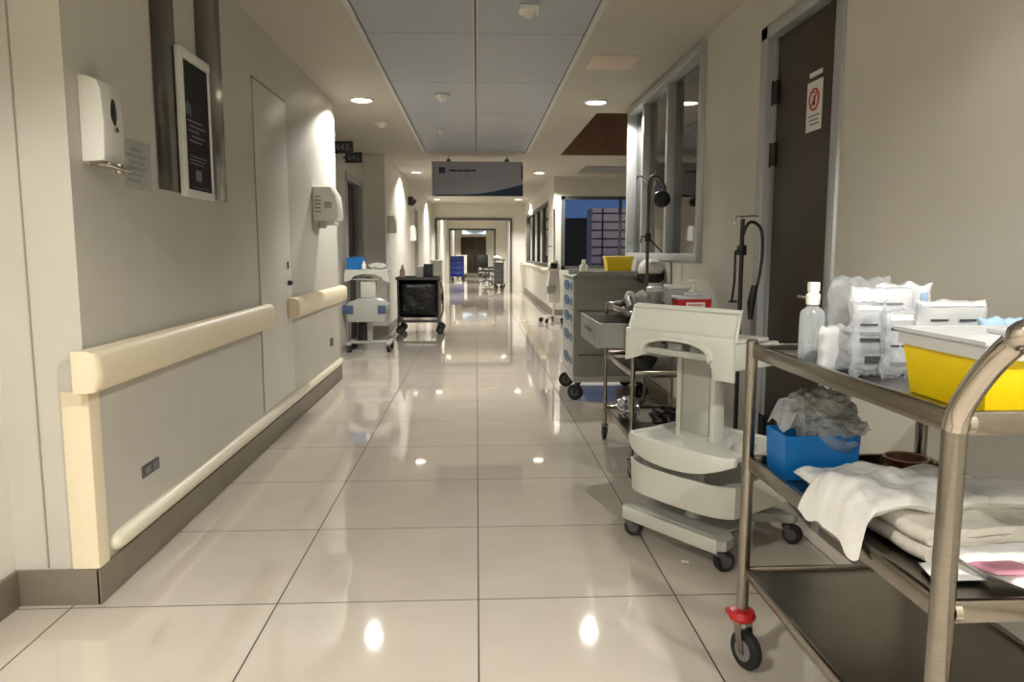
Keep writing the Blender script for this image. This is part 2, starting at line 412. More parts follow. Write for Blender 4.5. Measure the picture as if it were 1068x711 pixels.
# handrails on the left wall
def handrail(y0, y1, label):
    t = T('handrail', label, 'handrail', (XL, (y0+y1)/2, .735), group='cream handrails on the left wall', world=True)
    b = B(); pr = [(XL+.02, .742), (XL+.062, .745), (XL+.078, .765), (XL+.082, .80), (XL+.078, .85), (XL+.066, .872), (XL+.045, .881), (XL+.02, .882)]
    b.prism(pr, y0+.05, y1-.05, 'y'); t.p('rail', b, CREAM)
    for ya, yb in ((y0+.05, y0), (y1-.05, y1)):
        b = B(); rings = []
        sg = 1 if yb > ya else -1
        for k in range(8):
            a = k/7*PI/2; off = math.sin(a)*.05; cut = .062*(1-math.cos(a))
            rings.append([b.v((max(XL+.001, min(x, XL+.082-cut) if x > XL+.03 else x-.019), ya+sg*off, z)) for x, z in pr])
        for A, C in zip(rings, rings[1:]):
            for q in range(len(pr)): b.f([A[q], A[(q+1) % len(pr)], C[(q+1) % len(pr)], C[q]])
        b.f(rings[0]); b.f(rings[-1][::-1]); t.p('end_cap', b, CREAM)
    b = B()
    n = 4
    for k in range(n):
        y = y0+.2+(y1-y0-.4)*k/(n-1); b = B().box(XL, XL+.021, y-.03, y+.03, .77, .85); t.p('bracket', b, GREYD)
handrail(2.43, 4.62, 'cream handrail nearest the camera, running from the corner to the flush white door')
handrail(5.19, 7.16, 'cream handrail beyond the flush white door, under the paper towel dispenser')
b = B().prism([(-1.375, YC-.001), (-1.375, YC-.012), (XL+.004, YC-.012), (XL+.011, YC-.008), (XL+.013, YC), (XL+.013, YC+.06), (XL+.001, YC+.06), (XL+.001, YC-.001)], .128, .738, 'z')
tag(obj('corner_guard', b, CREAM), 'cream corner guard below the handrail on the near left wall corner', 'corner guard')

# flush door on the left
b = B().box(XL-.0005, XL+.006, 4.56, 5.31, .22, 2.20, .002)
d1 = struct('door_1', b, DOORW)
struct('door_seam', B().box(XL, XL+.002, 4.545, 4.56, .22, 2.215).box(XL, XL+.002, 5.31, 5.325, .22, 2.215).box(XL, XL+.002, 4.545, 5.325, 2.20, 2.215), mat('seam_grey', (150,146,138)), d1)
struct('door_lock', B().lathe([(.0,0),(.018,0),(.018,.02),(.012,.03),(0,.03)], (XL+.006, 5.22, .985), 16, 'x').box(XL+.006, XL+.012, 5.205, 5.235, 1.08, 1.13, .002), GREYD, d1)

# right door: grey steel frame, dark slab, hinges
c = B().box(XR-.015, XR+.12, 3.79, 3.875, 0, 2.31, .004).box(XR-.015, XR+.12, 3.005, 3.07, 0, 2.31, .004).box(XR-.015, XR+.12, 3.005, 3.875, 2.245, 2.31, .004)
c.box(XR+.02, XR+.06, 3.765, 3.79, 0, 2.245).box(XR+.02, XR+.06, 3.07, 3.085, 0, 2.245)
struct('trim_8', c, ALU)
d2 = struct('door_2', B().box(XR+.035, XR+.08, 3.075, 3.775, .005, 2.24, .003), DOORB)
for z in (.3, 1.68, 1.98): struct('door_hinge', B().cyl((XR+.024, 3.783, z-.06), (XR+.024, 3.783, z+.06), .011, seg=12).box(XR+.018, XR+.034, 3.73, 3.783, z-.055, z+.055), BLACK, d2)
struct('door_handle', B().tube([(XR+.035, 3.14, 1.0), (XR-.02, 3.14, 1.0), (XR-.025, 3.16, 1.0), (XR-.025, 3.27, 1.0)], .009, 10), CHROME, d2)
t = T('door_notice', 'small white notice with a red prohibition circle taped on the dark brown door', 'notice', (XR+.034, 3.335, 1.73), world=True)
t.p('sheet', B().box(XR+.032, XR+.0345, 3.26, 3.41, 1.73, 1.945).box(XR+.031, XR+.0345, 3.27, 3.39, 1.965, 1.985), PAPER)
rg = B(); rg.tube([(XR+.031, 3.335+.045*math.cos(a), 1.865+.045*math.sin(a)) for a in [2*PI*k/24 for k in range(24)]], .005, 6, closed=True)
rg.tube([(XR+.031, 3.335-.032, 1.865+.032), (XR+.031, 3.335+.032, 1.865-.032)], .004, 6); t.p('prohibition_circle', rg, REDI)
fg = B().cyl((XR+.031, 3.335, 1.893), (XR+.0315, 3.335, 1.894), .008).box(XR+.0305, XR+.0315, 3.325, 3.345, 1.84, 1.882); t.p('pictogram', fg, INK)
fg = B()
for k, (a, c2) in enumerate(((3.28,3.39),(3.29,3.38),(3.28,3.37))): fg.box(XR+.031, XR+.032, a, c2, 1.792-k*.018, 1.799-k*.018)
t.p('lettering', fg, INKG)

# window in the right wall
def window(n, x0, x1, y0, y1, z0, z1, fr, mulls, glass, fm, nm=''):
    b = B().box(x0, x1, y0, y0+fr, z0, z1, .004).box(x0, x1, y1-fr, y1, z0, z1, .004).box(x0, x1, y0+fr, y1-fr, z1-fr, z1, .004).box(x0, x1, y0+fr, y1-fr, z0, z0+fr, .004)
    for m_, ww in mulls: b.box(x0+.02, x1-.02, m_-ww/2, m_+ww/2, z0+fr, z1-fr, .003)
    o = struct('window_%d' % n, b, fm)
    ys = [y0+fr]+[m_ for m_, _ in mulls]+[y1-fr]
    for a, c2 in zip(ys, ys[1:]): struct('pane', B().box((x0+x1)/2-.003, (x0+x1)/2+.003, a, c2, z0+fr, z1-fr), glass, o)
    return o
window(1, XR-.03, XR+.14, 4.84, 7.2, 1.13, 2.52, .055, [(5.78, .05), (6.62, .05)], GLASS, ALU)
def curtain(name, p0, p1, z0, z1, label, amp=.03, n=40, m=CURT, group=None):
    b = B(); V = []
    d = Vector((p1[0]-p0[0], p1[1]-p0[1], 0)); L = d.length; d /= L; nn = Vector((-d.y, d.x, 0))
    for s_ in (0, .004):
        row = []
        for i in range(n*6+1):
            q = Vector((p0[0], p0[1], 0))+d*(L*i/(n*6))+nn*(amp*math.sin(i*2*PI/6)+s_); row.append((b.v((q.x, q.y, z0)), b.v((q.x, q.y, z1))))
        V.append(row)
    for row in V:
        for A, C in zip(row, row[1:]): b.f([A[0], C[0], C[1], A[1]])
    return solo(name, b, m, label, 'curtain', group)
curtain('curtain', (1.75, 6.25), (1.75, 7.1), .002, 2.5, 'pale curtain hanging behind the glass of the near right window', .03, 8)
curtain('curtain', (1.66, 15.0), (1.66, 21.3), .002, 2.5, 'long pale curtain behind the far right corridor windows', .03, 30, mat('light_curtain', (200,202,198), .8))
window(3, 1.42, 1.54, 14.9, 21.4, .88, 2.2, .07, [(16.4, .06), (17.9, .06), (19.5, .06)], GLASS, GREYD)
struct('trim_9', B().box(1.26, 1.42, 14.4, 21.9, .84, .88, .006), IVORY)
# bay end window looking on the evening outside
c = B().box(1.55, 3.9, 13.80, 13.88, .86, .93).box(1.55, 3.9, 13.80, 13.88, 2.14, 2.2).box(1.55, 1.62, 13.8, 13.88, .86, 2.2).box(3.84, 3.9, 13.8, 13.88, .86, 2.2).box(2.62, 2.67, 13.8, 13.88, .86, 2.2)
o = struct('window_2', c, GREYD)
struct('pane', B().box(1.62, 2.62, 13.835, 13.841, .93, 2.14), GLASSD, o); struct('pane', B().box(2.67, 3.84, 13.835, 13.841, .93, 2.14), GLASSD, o)
b = B().box(2.4, 12, 24, 27, -3, 2.55)
solo('neighbouring_building', B().box(1.9, 16, 26, 30, -4, 2.34), BRICKD, 'dark building outline seen through the blue evening window', 'building')
t = T('gridded_facade', 'pale masonry facade with dark grid lines seen through the blue evening window', 'building', (5, 21.5, -4), world=True)
t.e.location.x += .25
t.p('wall', B().box(3.05, 8, 21.5, 22.5, -4, 2.42), BRICK)
b = B()
for k in range(9): b.box(3.05, 8, 21.47, 21.5, .35+k*.24, .375+k*.24)
for k in range(9): b.box(3.35+k*.5, 3.375+k*.5, 21.465, 21.5, -1, 2.42)
t.p('grid', b, BRICKD)
li = bpy.data.lights.new('facade_fill', 'POINT'); li.energy = 420; li.color = (1, .8, .7); li.shadow_soft_size = .3  # added lamp without a fixture, only there to light the facade
lo = bpy.data.objects.new('facade_fill', li); COL.objects.link(lo); lo.location = (5.5, 18.2, 4.2)

# ================================================================== LIGHTS
def downlight(x, y, label, k=1):
    t = T('downlight', label, 'downlight', (x, y, HC), group='round recessed ceiling downlights', world=False)
    t.p('trim_ring', B().lathe([(.088,-.001),(.112,-.001),(.108,-.012),(.092,-.016),(.088,-.006)], (0,0,0), 32, cap=False), WHITE)
    t.p('diffuser', B().lathe([(.0,-.012),(.05,-.012),(.09,-.006),(.09,-.0015),(0,-.0015)], (0,0,0), 32, cap=False), LITEM)
    l = bpy.data.lights.new('lamp', 'SPOT'); l.energy = LAMP_W*4*k; l.color = LAMP_COL; l.spot_size = CONE; l.spot_blend = .22; l.shadow_soft_size = .045
    o = bpy.data.objects.new('lamp', l); COL.objects.link(o); o.parent = t.e; o.location = (0, 0, -.03)
    return t
ORD = ['nearest', 'second', 'third', 'fourth', 'fifth', 'sixth', 'seventh']
for i, y in enumerate((.3, 6.95, 13.1, 19.8, 26.5, 33.0, 39.5)):
    downlight(-1.02, y, ['round downlight over the near left corner, just overhead', 'round lit downlight in the left ceiling beside the end of the near left wall', 'round lit downlight above the black laundry cart side of the corridor, beyond the room signs', 'round downlight on the left ceiling just before the first portal', 'left round downlight just beyond the first portal', 'left round downlight beyond the second portal', 'left round downlight before the far dark doors'][i], (1, 1, 1.25, 1.6, 1.6, 1.6, 1.2)[i])
    downlight(1.09 if i < 4 else .95, y, ['round downlight over the steel trolley, just overhead', 'round lit downlight in the right ceiling next to the big window', 'round lit downlight in the right ceiling beyond the brown light well', 'round downlight on the right ceiling just before the first portal', 'right round downlight just beyond the first portal', 'right round downlight beyond the second portal', 'right round downlight before the far dark doors'][i], (1.35, 1, 1.25, 1.6, 1.6, 1.6, 1.2)[i])

downlight(-1.02, -2.7, 'added fill downlight, unseen behind the camera, left side')  # unseen pair added to brighten the near walls, outside the regular spacing
downlight(1.09, -2.7, 'added fill downlight, unseen behind the camera, right side', 1.7)

# ceiling fittings
t = T('smoke_detector', 'white square ceiling detector on the grey panel strip, nearest the camera', 'detector', (.30, 4.35, HC), world=False)
t.p('base', B().box(-.055, .055, -.05, .05, -.03, .003, .006), WHITE); t.p('sensor', B().lathe([(0,-.058),(.02,-.056),(.034,-.045),(.04,-.03),(0,-.03)], (0,0,0), 20, cap=False), IVORY)
t.p('indicator', B().lathe([(0,-.036),(.006,-.034),(.006,-.03),(0,-.03)], (-.03,-.035,0), 10, cap=False), WHITE)
def detector(x, y, label, r=.045):
    t = T('smoke_detector', label, 'detector', (x, y, HC))
    t.p('base', B().lathe([(0,-.014),(r*1.1,-.014),(r*1.15,0),(0,0)], (0,0,0), 24, cap=False), WHITE)
    t.p('sensor', B().lathe([(0,-.05),(r*.5,-.048),(r*.75,-.03),(r*.8,-.014),(0,-.014)], (0,0,0), 24, cap=False), WHITE)
detector(-.29, 6.75, 'round white smoke detector on the left half of the grey panel strip', .06)
detector(-.39, 8.6, 'small dome on the grey panel strip in front of the hanging sign', .035)
detector(-1.0, 8.2, 'round detector on the left plaster ceiling near the room number signs', .07)
detector(-.64, 17.5, 'small dark-looking dome on the ceiling far down the corridor', .07)
solo('ceiling_patch', B().box(.82, 1.15, 5.35, 5.75, HC-.004, HC, .002), mat('ceiling_hatch', (214,196,176), .6), 'pale rectangular access hatch in the right ceiling near the window', 'access hatch')

# hanging sign
t = T('hanging_sign', 'grey hanging direction sign with a navy wave, across the middle of the corridor', 'sign', (.02, 10.9, 1.97), world=True)
x0, x1, z0, z1, y = -.63, .67, 1.985, 2.47, 10.9
t.p('board', B().box(x0, x1, y, y+.05, z0, z1, .004), SIGNG)
w_ = [(x0+.05, z0+.0), (x0+.05, z0+.02)]
for k in range(15):
    u = k/14; w_.append((x0+.05+(x1-x0-.05)*u, z0+.02+.15*max(0, (u-.3)/.7)**1.7))
w_.append((x1, z0)); t.p('navy_wave', B().prism(w_, y-.004, y-.001), SIGNB)
w2 = [(p[0], p[1]) for p in w_[1:-1]]; top = [(p[0], p[1]+.012) for p in w2[5:]]
t.p('pale_line', B().prism(w2[5:]+top[::-1], y-.0035, y-.0012), SIGNL)
t.p('edge_band', B().box(x1-.025, x1, y-.004, y-.001, z1-.25, z1-.05), INK)
t.p('emblem', B().box(x0+.1, x0+.19, y-.004, y-.001, z1-.17, z1-.08, .001), SIGNB)
b = B()
for a, c2 in ((.25, .36), (.37, .45), (.46, .56), (.57, .63)): b.box(x0+a, x0+c2, y-.003, y-.001, z1-.14, z1-.115)
t.p('lettering', b, INK)
for x in (-.39, .44):
    b = B().cyl((x, y+.025, z1), (x, y+.025, HC), .006).lathe([(0,0),(.035,0),(.03,.03),(.012,.04),(0,.04)], (x, y+.025, z1), 16, cap=False); t.p('hanger', b, GREYD)

# room number signs
for lab, num, xa, xb, y, za, zb in (('black room sign reading 643, nearer and higher of the two flag signs', '643', -1.545, -1.32, 8.3, 2.245, 2.375), ('black room sign reading 642, lower and farther of the two flag signs', '642', -1.575, -1.375, 9.3, 2.26, 2.385)):
    t = T('room_number_sign', lab, 'sign', ((xa+xb)/2, y, (za+zb)/2), world=True)
    t.p('plate', B().box(xa, xb, y, y+.02, za, zb, .002), BLACK)
    t.p('bracket', B().box(-1.6, xa+.01, y+.004, y+.016, (za+zb)/2-.01, (za+zb)/2+.01), BLACK)
    text('number', num, .095, INKG, t.e, face_to('-y', (0, -.003, 0)))

# steel strips and framed poster
for (y0, y1, lab) in ((3.18, 3.42, 'tall brushed steel strip on the left wall, between the soap dispenser and the poster'), (3.68, 4.02, 'tall brushed steel strip on the left wall, behind the far edge of the poster')):
    solo('steel_strip', B().box(XL, XL+.006, y0, y1, 1.455, HC-.002, .002), mat('dark_brushed_steel', (104,98,88), .2, 1, nscale=40, namp=.06, stretch=(1,1,14)), lab, 'steel strip')
t = T('framed_poster', 'black poster in a white frame on the left wall between two steel strips', 'poster', (XL+.006, 3.53, 1.44), world=True)
t.e.location.y += .065
X = XL+.007
t.p('frame', B().box(X, X+.028, 3.33, 3.36, 1.44, 2.08, .004).box(X, X+.020, 3.69, 3.705, 1.44, 2.08, .004).box(X, X+.028, 3.36, 3.69, 2.04, 2.08, .004).box(X, X+.028, 3.36, 3.69, 1.44, 1.475, .004), WHITE)
t.p('print', B().box(X, X+.012, 3.36, 3.69, 1.475, 2.04), mat('poster_black', (14,13,14), .5, spec=.15))
b = B(); random.seed(3)
for k in range(7): b.box(X+.012, X+.0128, 3.40+.01*k, 3.404+.01*k, 1.80+.006*random.random()*k, 1.87-.008*abs(k-3))
for k, (a, c2) in enumerate(((3.42,3.60),(3.44,3.63),(3.42,3.55),(3.46,3.62),(3.43,3.58))): b.box(X+.012, X+.0128, a, c2, 1.78-k*.022, 1.787-k*.022)
for k in range(3): b.box(X+.012, X+.0128, 3.43, 3.64-.02*k, 1.625-k*.016, 1.630-k*.016)
b.box(X+.012, X+.0128, 3.44, 3.66, 1.487, 1.491)
t.p('lettering', b, INKG)
t.p('blank_label', B().box(X+.012, X+.0129, 3.49, 3.56, 1.52, 1.57), INKG)

# soap dispenser and taped notice
t = T('soap_dispenser', 'white wall soap dispenser with a steel lever, nearest on the left wall', 'dispenser', (XL, 2.63, 1.46), world=True)
t.e.scale.z = .87; t.e.location.z += .025
t.e.location.y += .03
b = B()
prof = [(XL, 1.47), (XL+.072, 1.475), (XL+.076, 1.50), (XL+.080, 1.62), (XL+.074, 1.74), (XL+.062, 1.775), (XL+.03, 1.79), (XL, 1.793)]
b.prism(prof, 2.555, 2.70, 'y', bev=.008); t.p('body', b, WHITE)
b = B(); b.lathe([(0,.0),(.012,.0),(.022,-.003),(0,-.003)], (XL+.0815, 2.63, 1.66), 24, 'x', cap=False, sx=1.0, sy=2.6); t.p('level_window', b, BLACK)
t.p('lock', B().cyl((XL+.078, 2.63, 1.60), (XL+.088, 2.63, 1.60), .01), CHROME)
b = B().tube([(XL+.02, 2.57, 1.462), (XL+.07, 2.57, 1.462), (XL+.105, 2.59, 1.45), (XL+.11, 2.63, 1.447), (XL+.105, 2.67, 1.45), (XL+.07, 2.69, 1.462), (XL+.02, 2.69, 1.462)], .007, 8, smooth=4)
b.box(XL+.03, XL+.08, 2.58, 2.68, 1.455, 1.474, .004).cyl((XL+.085, 2.63, 1.435), (XL+.085, 2.63, 1.47), .013); t.p('lever', b, CHROME)
t = T('taped_notice', 'small printed notice in a clear sleeve beside the near soap dispenser', 'notice', (XL, 2.95, 1.45), world=True)
t.e.location.y += .04
t.p('sleeve', B().box(XL+.0045, XL+.006, 2.83, 3.07, 1.435, 1.62), SLEEVE)
t.p('sheet', B().box(XL, XL+.003, 2.84, 3.06, 1.45, 1.60), mat('notice_paper', (205,203,194), .6))
b = B()
for k, (a, c2) in enumerate(((2.90,3.00),(2.86,3.04),(2.88,3.02),(2.86,3.03),(2.87,3.0),(2.86,2.98))): b.box(XL+.003, XL+.0037, a, c2, 1.576-k*.023, 1.589-k*.023)
t.p('lettering', b, INK)
# towel dispenser
def towel(x, y, z, label, w=.27, h=.27, dp=.2, small=False):
    t = T('paper_towel_dispenser', label, 'dispenser', (x, y, z))
    b = B().prism([(0, 0), (dp*.92, .01), (dp, .04), (dp*.9, h*.75), (dp*.7, h), (0, h)], 0, w, 'y', bev=.01); t.p('body', b, WHITE)
    if small: return t
    b = B()
    for k in range(5): b.box(.02, dp*.32, -.002, .004, .07+k*.03, .078+k*.03)
    t.p('vent_slots', b, INKG)
    t.p('window', B().box(dp*.45, dp*.75, -.002, .004, .10, .15, .002), CARTG)
    t.p('paper', B().box(.05, dp*.8, .04, w-.04, -.03, .006), PAPER)
    t.p('nozzle', B().box(.03, .09, .02, .08, -.055, .002, .006), CARTG)
    return t
towel(XL, 6.1, 1.44, 'white slotted paper towel dispenser at the far end of the near left wall')
towel(XL, 11.15, 1.46, 'white dispenser on the bright wall beyond the room recess', .2, .26, .12, True)
towel(XL, 14.9, 1.4, 'farther white dispenser near the dark doorway on the left wall', .2, .3, .12, True)
# unidentified black box / wall plates
solo('wall_box', B().box(XL, XL+.09, 14.6, 14.9, 2.08, 2.24, .01).cyl((XL+.09,14.75,2.16),(XL+.13,14.75,2.14),.05), BLACK, 'small black box fixed high on the far left wall', 'fixture')
t = T('wall_socket', 'grey two-gang wall plate low on the near left wall', 'socket', (XL, 2.9, .33), world=True)
t.e.location.y += .06
t.p('plate', B().box(XL, XL+.006, 2.82, 2.97, .325, .372, .002), GREYD); t.p('insert', B().box(XL+.006, XL+.009, 2.84, 2.885, .335, .362, .001), INKG); t.p('insert', B().box(XL+.006, XL+.009, 2.905, 2.95, .335, .362, .001), INKG)
solo('wall_socket', B().box(XL, XL+.008, 6.65, 6.76, .36, .43, .003), GREYD, 'small dark wall plate below the far cream handrail', 'socket')

# ================================================================== shared builders
def caster(t, x, y, r=.05, top=.14, ang=0, w=.026, brake=None, hub=WHEELG, fork=STEEL, parent=None):
    ca, sa = math.cos(ang), math.sin(ang)
    def P(u, v, z): return (x+u*ca-v*sa, y+u*sa+v*ca, z)
    off = .022
    b = B()
    for s_ in (-1, 1):
        pts = [P(-.012, s_*(w/2+.006), top-.02), P(.018, s_*(w/2+.006), top-.02), P(off+.012, s_*(w/2+.006), r-.008), P(off-.012, s_*(w/2+.006), r-.008)]
        A = [b.v(p) for p in pts]; C = [b.v(P(0,0,0)) for p in pts]
        for q, p in zip(C, pts): q.co = Vector(p)+Vector((-sa*s_*.003, ca*s_*.003, 0))
        b.f(A); b.f(C[::-1])
        for k in range(4): b.f([A[k], A[(k+1)%4], C[(k+1)%4], C[k]])
    b.lathe([(0,top-.022),(.024,top-.022),(.024,top-.012),(.01,top-.010),(.01,top),(0,top)], (x, y, 0), 16, cap=False)
    o = t.p('caster', b, fork, parent)
    wb = B(); c0 = P(off, -w/2, r); c1 = P(off, w/2, r); ax = (Vector(c1)-Vector(c0))
    c0 = Vector(c0)
    prof = [(0, .04), (r*.3, .04), (r*.93, .0), (r, .2), (r, .8), (r*.93, 1), (r*.3, .96), (0, .96)]
    uu = Vector((ca, sa, 0)); zz = Vector((0,0,1)); rings = []
    for (rr_, k) in prof: rings.append([wb.v(c0+ax*k+(uu*math.cos(a)+zz*math.sin(a))*rr_) for a in [2*PI*q/24 for q in range(24)]])
    for A, C in zip(rings, rings[1:]):
        for q in range(24): wb.f([A[q], A[(q+1)%24], C[(q+1)%24], C[q]])
    t.p('wheel', wb, RUBBER, o)
    hb = B(); hb.tube([c0-ax*.10, c0+ax*1.10], r*.55, 18); t.p('hub', hb, hub, o)
    if brake:
        bb = B(); bb.lathe([(0,top-.016),(.036,top-.014),(.04,top-.004),(.034,top+.012),(.012,top+.02),(0,top+.02)], (x, y, 0), 20, cap=False)
        q = [P(-.05, -.02, top-.012), P(-.05, .02, top-.012), P(0, .025, top-.006), P(0, -.025, top-.006)]
        bb.prism([(p[0], p[1]) for p in q], top-.014, top, 'z'); t.p('brake_pedal', bb, brake, o, label='red brake pedal' if brake == RED else None)
    return o

# ================================================================== FOREGROUND STEEL TROLLEY
x0, x1, y0, y1 = .765, 1.265, 1.14, 2.03
t = T('steel_trolley', 'three-tier stainless steel trolley with a curved handle, closest to the camera on the right', 'trolley', ((x0+x1)/2, (y0+y1)/2, 0), world=True)
FT = t
rt = .0165
for (x, sg) in ((x0, 0), (x1, 0)):
    t.p('post', B().tube([(x, y1, .15), (x, y1, .952)], rt, 16).lathe([(rt,.952),(rt*.8,.957),(0,.958)], (x,y1,0), 16, cap=False), STEEL)
# front posts run into the U-shaped push handle
pts = [(x0, y0, .15), (x0, y0, .55), (x0, y0, .915), (x0+.002, y0-.010, .955), (x0+.006, y0-.055, 1.02), (x0+.014, y0-.10, 1.068), (x0+.03, y0-.13, 1.09)]
pp = pts[:3]+pts[3:]; full = pp+[((x0+x1)/2, y0-.15, 1.10)]+[(x1-(p[0]-x0), p[1], p[2]) for p in reversed(pp)]
b = B().tube(full[:3], .0195, 16, cap=True); t.p('post', b, STEEL)
b = B().tube(list(reversed(full[-3:])), .0195, 16, cap=True); t.p('post', b, STEEL)
b = B().tube(full[2:-2], .0195, 16, smooth=6); t.p('handle', b, CHROME)
for nm, z in (('shelf', .918), ('shelf', .60), ('shelf', .285)):
    b = B()
    b.box(x0+.006, x1-.006, y0+.006, y1-.006, z, z+.003)
    o = t.p(nm, b, SATIN)
    for (xa, xb, ya, yb) in ((x0-.004, x0+.010, y0+.014, y1-.014), (x1-.010, x1+.004, y0+.014, y1-.014), (x0+.014, x1-.014, y0-.004, y0+.010), (x0+.014, x1-.014, y1-.010, y1+.004)):
        hgt = .032 if z > .4 else .018
        t.p('rim', B().box(xa, xb, ya, yb, z-.012, z+hgt-.004, .004), STEEL, o)
    for (xx, yy) in ((x0+.021, y0),):
        t.p('collar', B().cyl((xx-.004, yy+.002, z+.008), (xx+.008, yy+.002, z+.008), .016), CHROME, o)
for (x, y, a, br) in ((x0, y1, -1.2, RED), (x0, y0, 2.4, None), (x1, y1, 2.6, None), (x1, y0, 2.5, RED)):
    caster(t, x, y, .056, .155, a, .026, br)

# objects on the top shelf
ZT = .922
t = T('saline_bottle', 'clear bottle with a white flip cap at the far left of the steel trolley top', 'bottle', (.805, 1.755, ZT))
t.e.scale = (.92, .92, .92)
b = B().lathe([(0,0),(.026,0),(.031,.006),(.0315,.05),(.031,.135),(.028,.148),(.016,.158),(.012,.165),(.012,.175),(0,.175)], (0,0,0), 28, cap=False, sx=1.05, sy=.8); t.p('body', b, BOTTLE)
t.p('liquid', B().lathe([(0,.002),(.025,.002),(.029,.007),(.0295,.048),(0,.048)], (0,0,0), 28, cap=False, sx=1.05, sy=.8), LIQ)
t.p('cap', B().lathe([(0,.165),(.017,.165),(.018,.190),(.013,.195),(.0125,.20),(0,.20)], (0,0,0), 20, cap=False).box(-.013,.013,-.011,.011,.198,.223,.003), WHITE)
t = T('frosted_box', 'frosted white plastic pack standing between the clear bottle and the printed bags', 'pack', (.822, 1.665, ZT), .25)
t.e.scale = (.85, .8, .95)
b = B(); b.pillow(.105, .115, .045, lambda x, y, z: (x, z, y+.0575+.001), 20, 20, .003, 20, 2, p=8, jit=.008); t.p('body', b, FROST)
def pack(loc, rz, w, h, th, m, label, lean=.1, seed=1, prints=(), inner=None, group='sterile packs on the steel trolley top'):
    t = T('sterile_pack', label, 'pack', loc, rz, group)
    fn = lambda x, y, z: (x, z+lean*(y+h/2), y+h/2+.002)
    t.p('bag', B().pillow(w, h, th, fn, 34, 34, .0055, 24, seed, p=5, jit=.011), m, ang=70)
    for (a, c2, d, e, mm_) in prints:
        b = B(); n = 10; V = []
        for i in range(n+1):
            x = (a+(c2-a)*i/n)*w/2
            col = []
            for j in range(5):
                y = (d+(e-d)*j/4)*h/2
                u, v = 2*x/w, 2*y/h
                tt = th/2*math.sqrt(max(0, (1-abs(u)**5)*(1-abs(v)**5)))
                n_ = noise.noise(Vector((x*22+seed, y*22, seed*1.7)))
                col.append(b.v(fn(x, y, -(tt+.0022+.3*.0055*abs(n_)))))
            V.append(col)
        for A, C in zip(V, V[1:]):
            for j in range(4): b.f([A[j], A[j+1], C[j+1], C[j]])
        t.p('print', b, mm_)
    return t
P1 = [(-.6,.4,.38,.44,INK),(-.6,.5,.14,.22,INKG),(-.6,.6,-.05,.06,INK),(-.4,.5,-.3,-.26,INKG),(-.3,.6,-.62,-.42,INK),(-.7,.6,.8,.9,WHITE)]
pack((.862, 1.60, ZT), -.12, .075, .165, .03, CLEAR, 'clear bag of folded white supplies with dark bars, beside the frosted pack', .05, 1, P1)
pack((.918, 1.575, ZT), .05, .075, .15, .03, CLEAR, 'clear bag with two dark caption lines, next to the yellow bin', .06, 5, [(-.7,.2,.42,.5,INK),(-.7,-.2,-.06,.0,INK),(-.1,.5,-.06,.0,INK),(-.7,.7,.7,.86,PAPER),(-.7,.7,-.6,-.5,INKG)])
pack((.925, 1.67, ZT), .05, .15, .195, .05, mat('white_wrap', (196,199,205), .3, bump=.4, bscale=25), 'bulky white wrapped pack behind the clear printed bags', .0, 8, [(-.5,.5,.6,.65,INKG)])
pack((.915, 1.76, ZT), .25, .17, .215, .05, CLEAR, 'tall crinkled clear bag at the back of the pile, its top folding over', -.05, 11)
pack((1.01, 1.73, ZT), -.1, .13, .20, .03, mat('white_wrap', (226,228,232)), 'white pack with a pale blue edge rising at the top of the pile', .0, 15, [(.55,.8,.2,.8,mat('pale_blue_print',(150,176,214),.5))])
pack((1.08, 1.65, ZT), .0, .165, .165, .035, FROST, 'wide translucent zip pouch behind the yellow bin', .02, 19, [(-.9,.9,.85,.93,WHITE),(-.7,-.2,.45,.5,INK),(.1,.6,.45,.5,INK),(-.6,-.4,.0,.2,INK),(.0,.25,.0,.2,INK)])
pack((1.16, 1.60, ZT), .1, .11, .13, .03, mat('blue_white_wrap', (160,190,214), .35), 'light blue and white packet standing behind the yellow bin', .0, 23, [(-.8,.2,.3,.7,WHITE)])
b = B()
# contents seen inside the clear bags

# yellow bin with translucent rim
t = T('sharps_bin', 'large yellow plastic bin with a translucent white rim, front of the steel trolley top', 'bin', (1.03, 1.326, ZT))
t.p('body', B().tray(-.178, .19, -.125, .125, 0, .108, .004, .014), YELLOW)
b = B()
for (za, zb, e) in ((.096, .122, .006), (.122, .129, .012)):
    for (xa, xb, ya, yb) in ((-.178-e, .19+e, -.125-e, -.123), (-.178-e, .19+e, .123, .125+e), (-.178-e, -.174, -.123, .123), (.186, .19+e, -.123, .123)): b.box(xa, xb, ya, yb, za, zb)
t.p('rim', b, FROST)
t.p('lid', B().box(-.17, .18, -.118, .118, .118, .124, .002).box(-.06, .07, -.06, .05, .124, .134, .004), FROST)

# ---- middle shelf
ZM = .604
t = T('blue_box', 'bright blue open plastic box holding clear bags on the middle shelf of the steel trolley', 'box', (.898, 1.925, ZM+.001), .0)
t.p('body', B().tray(-.10, .10, -.065, .065, 0, .118, .004, .004), BLUE)
t.e.rotation_euler[2] = -.0
def bag(loc, r, label, m, seed, amp=.5, rz=0, sub=4, sc=2.2):
    t = solo('plastic_bag', B().blob((loc[0], loc[1], loc[2]), r, amp, sc, seed, sub), m, label, 'plastic bag', ang=75); return t
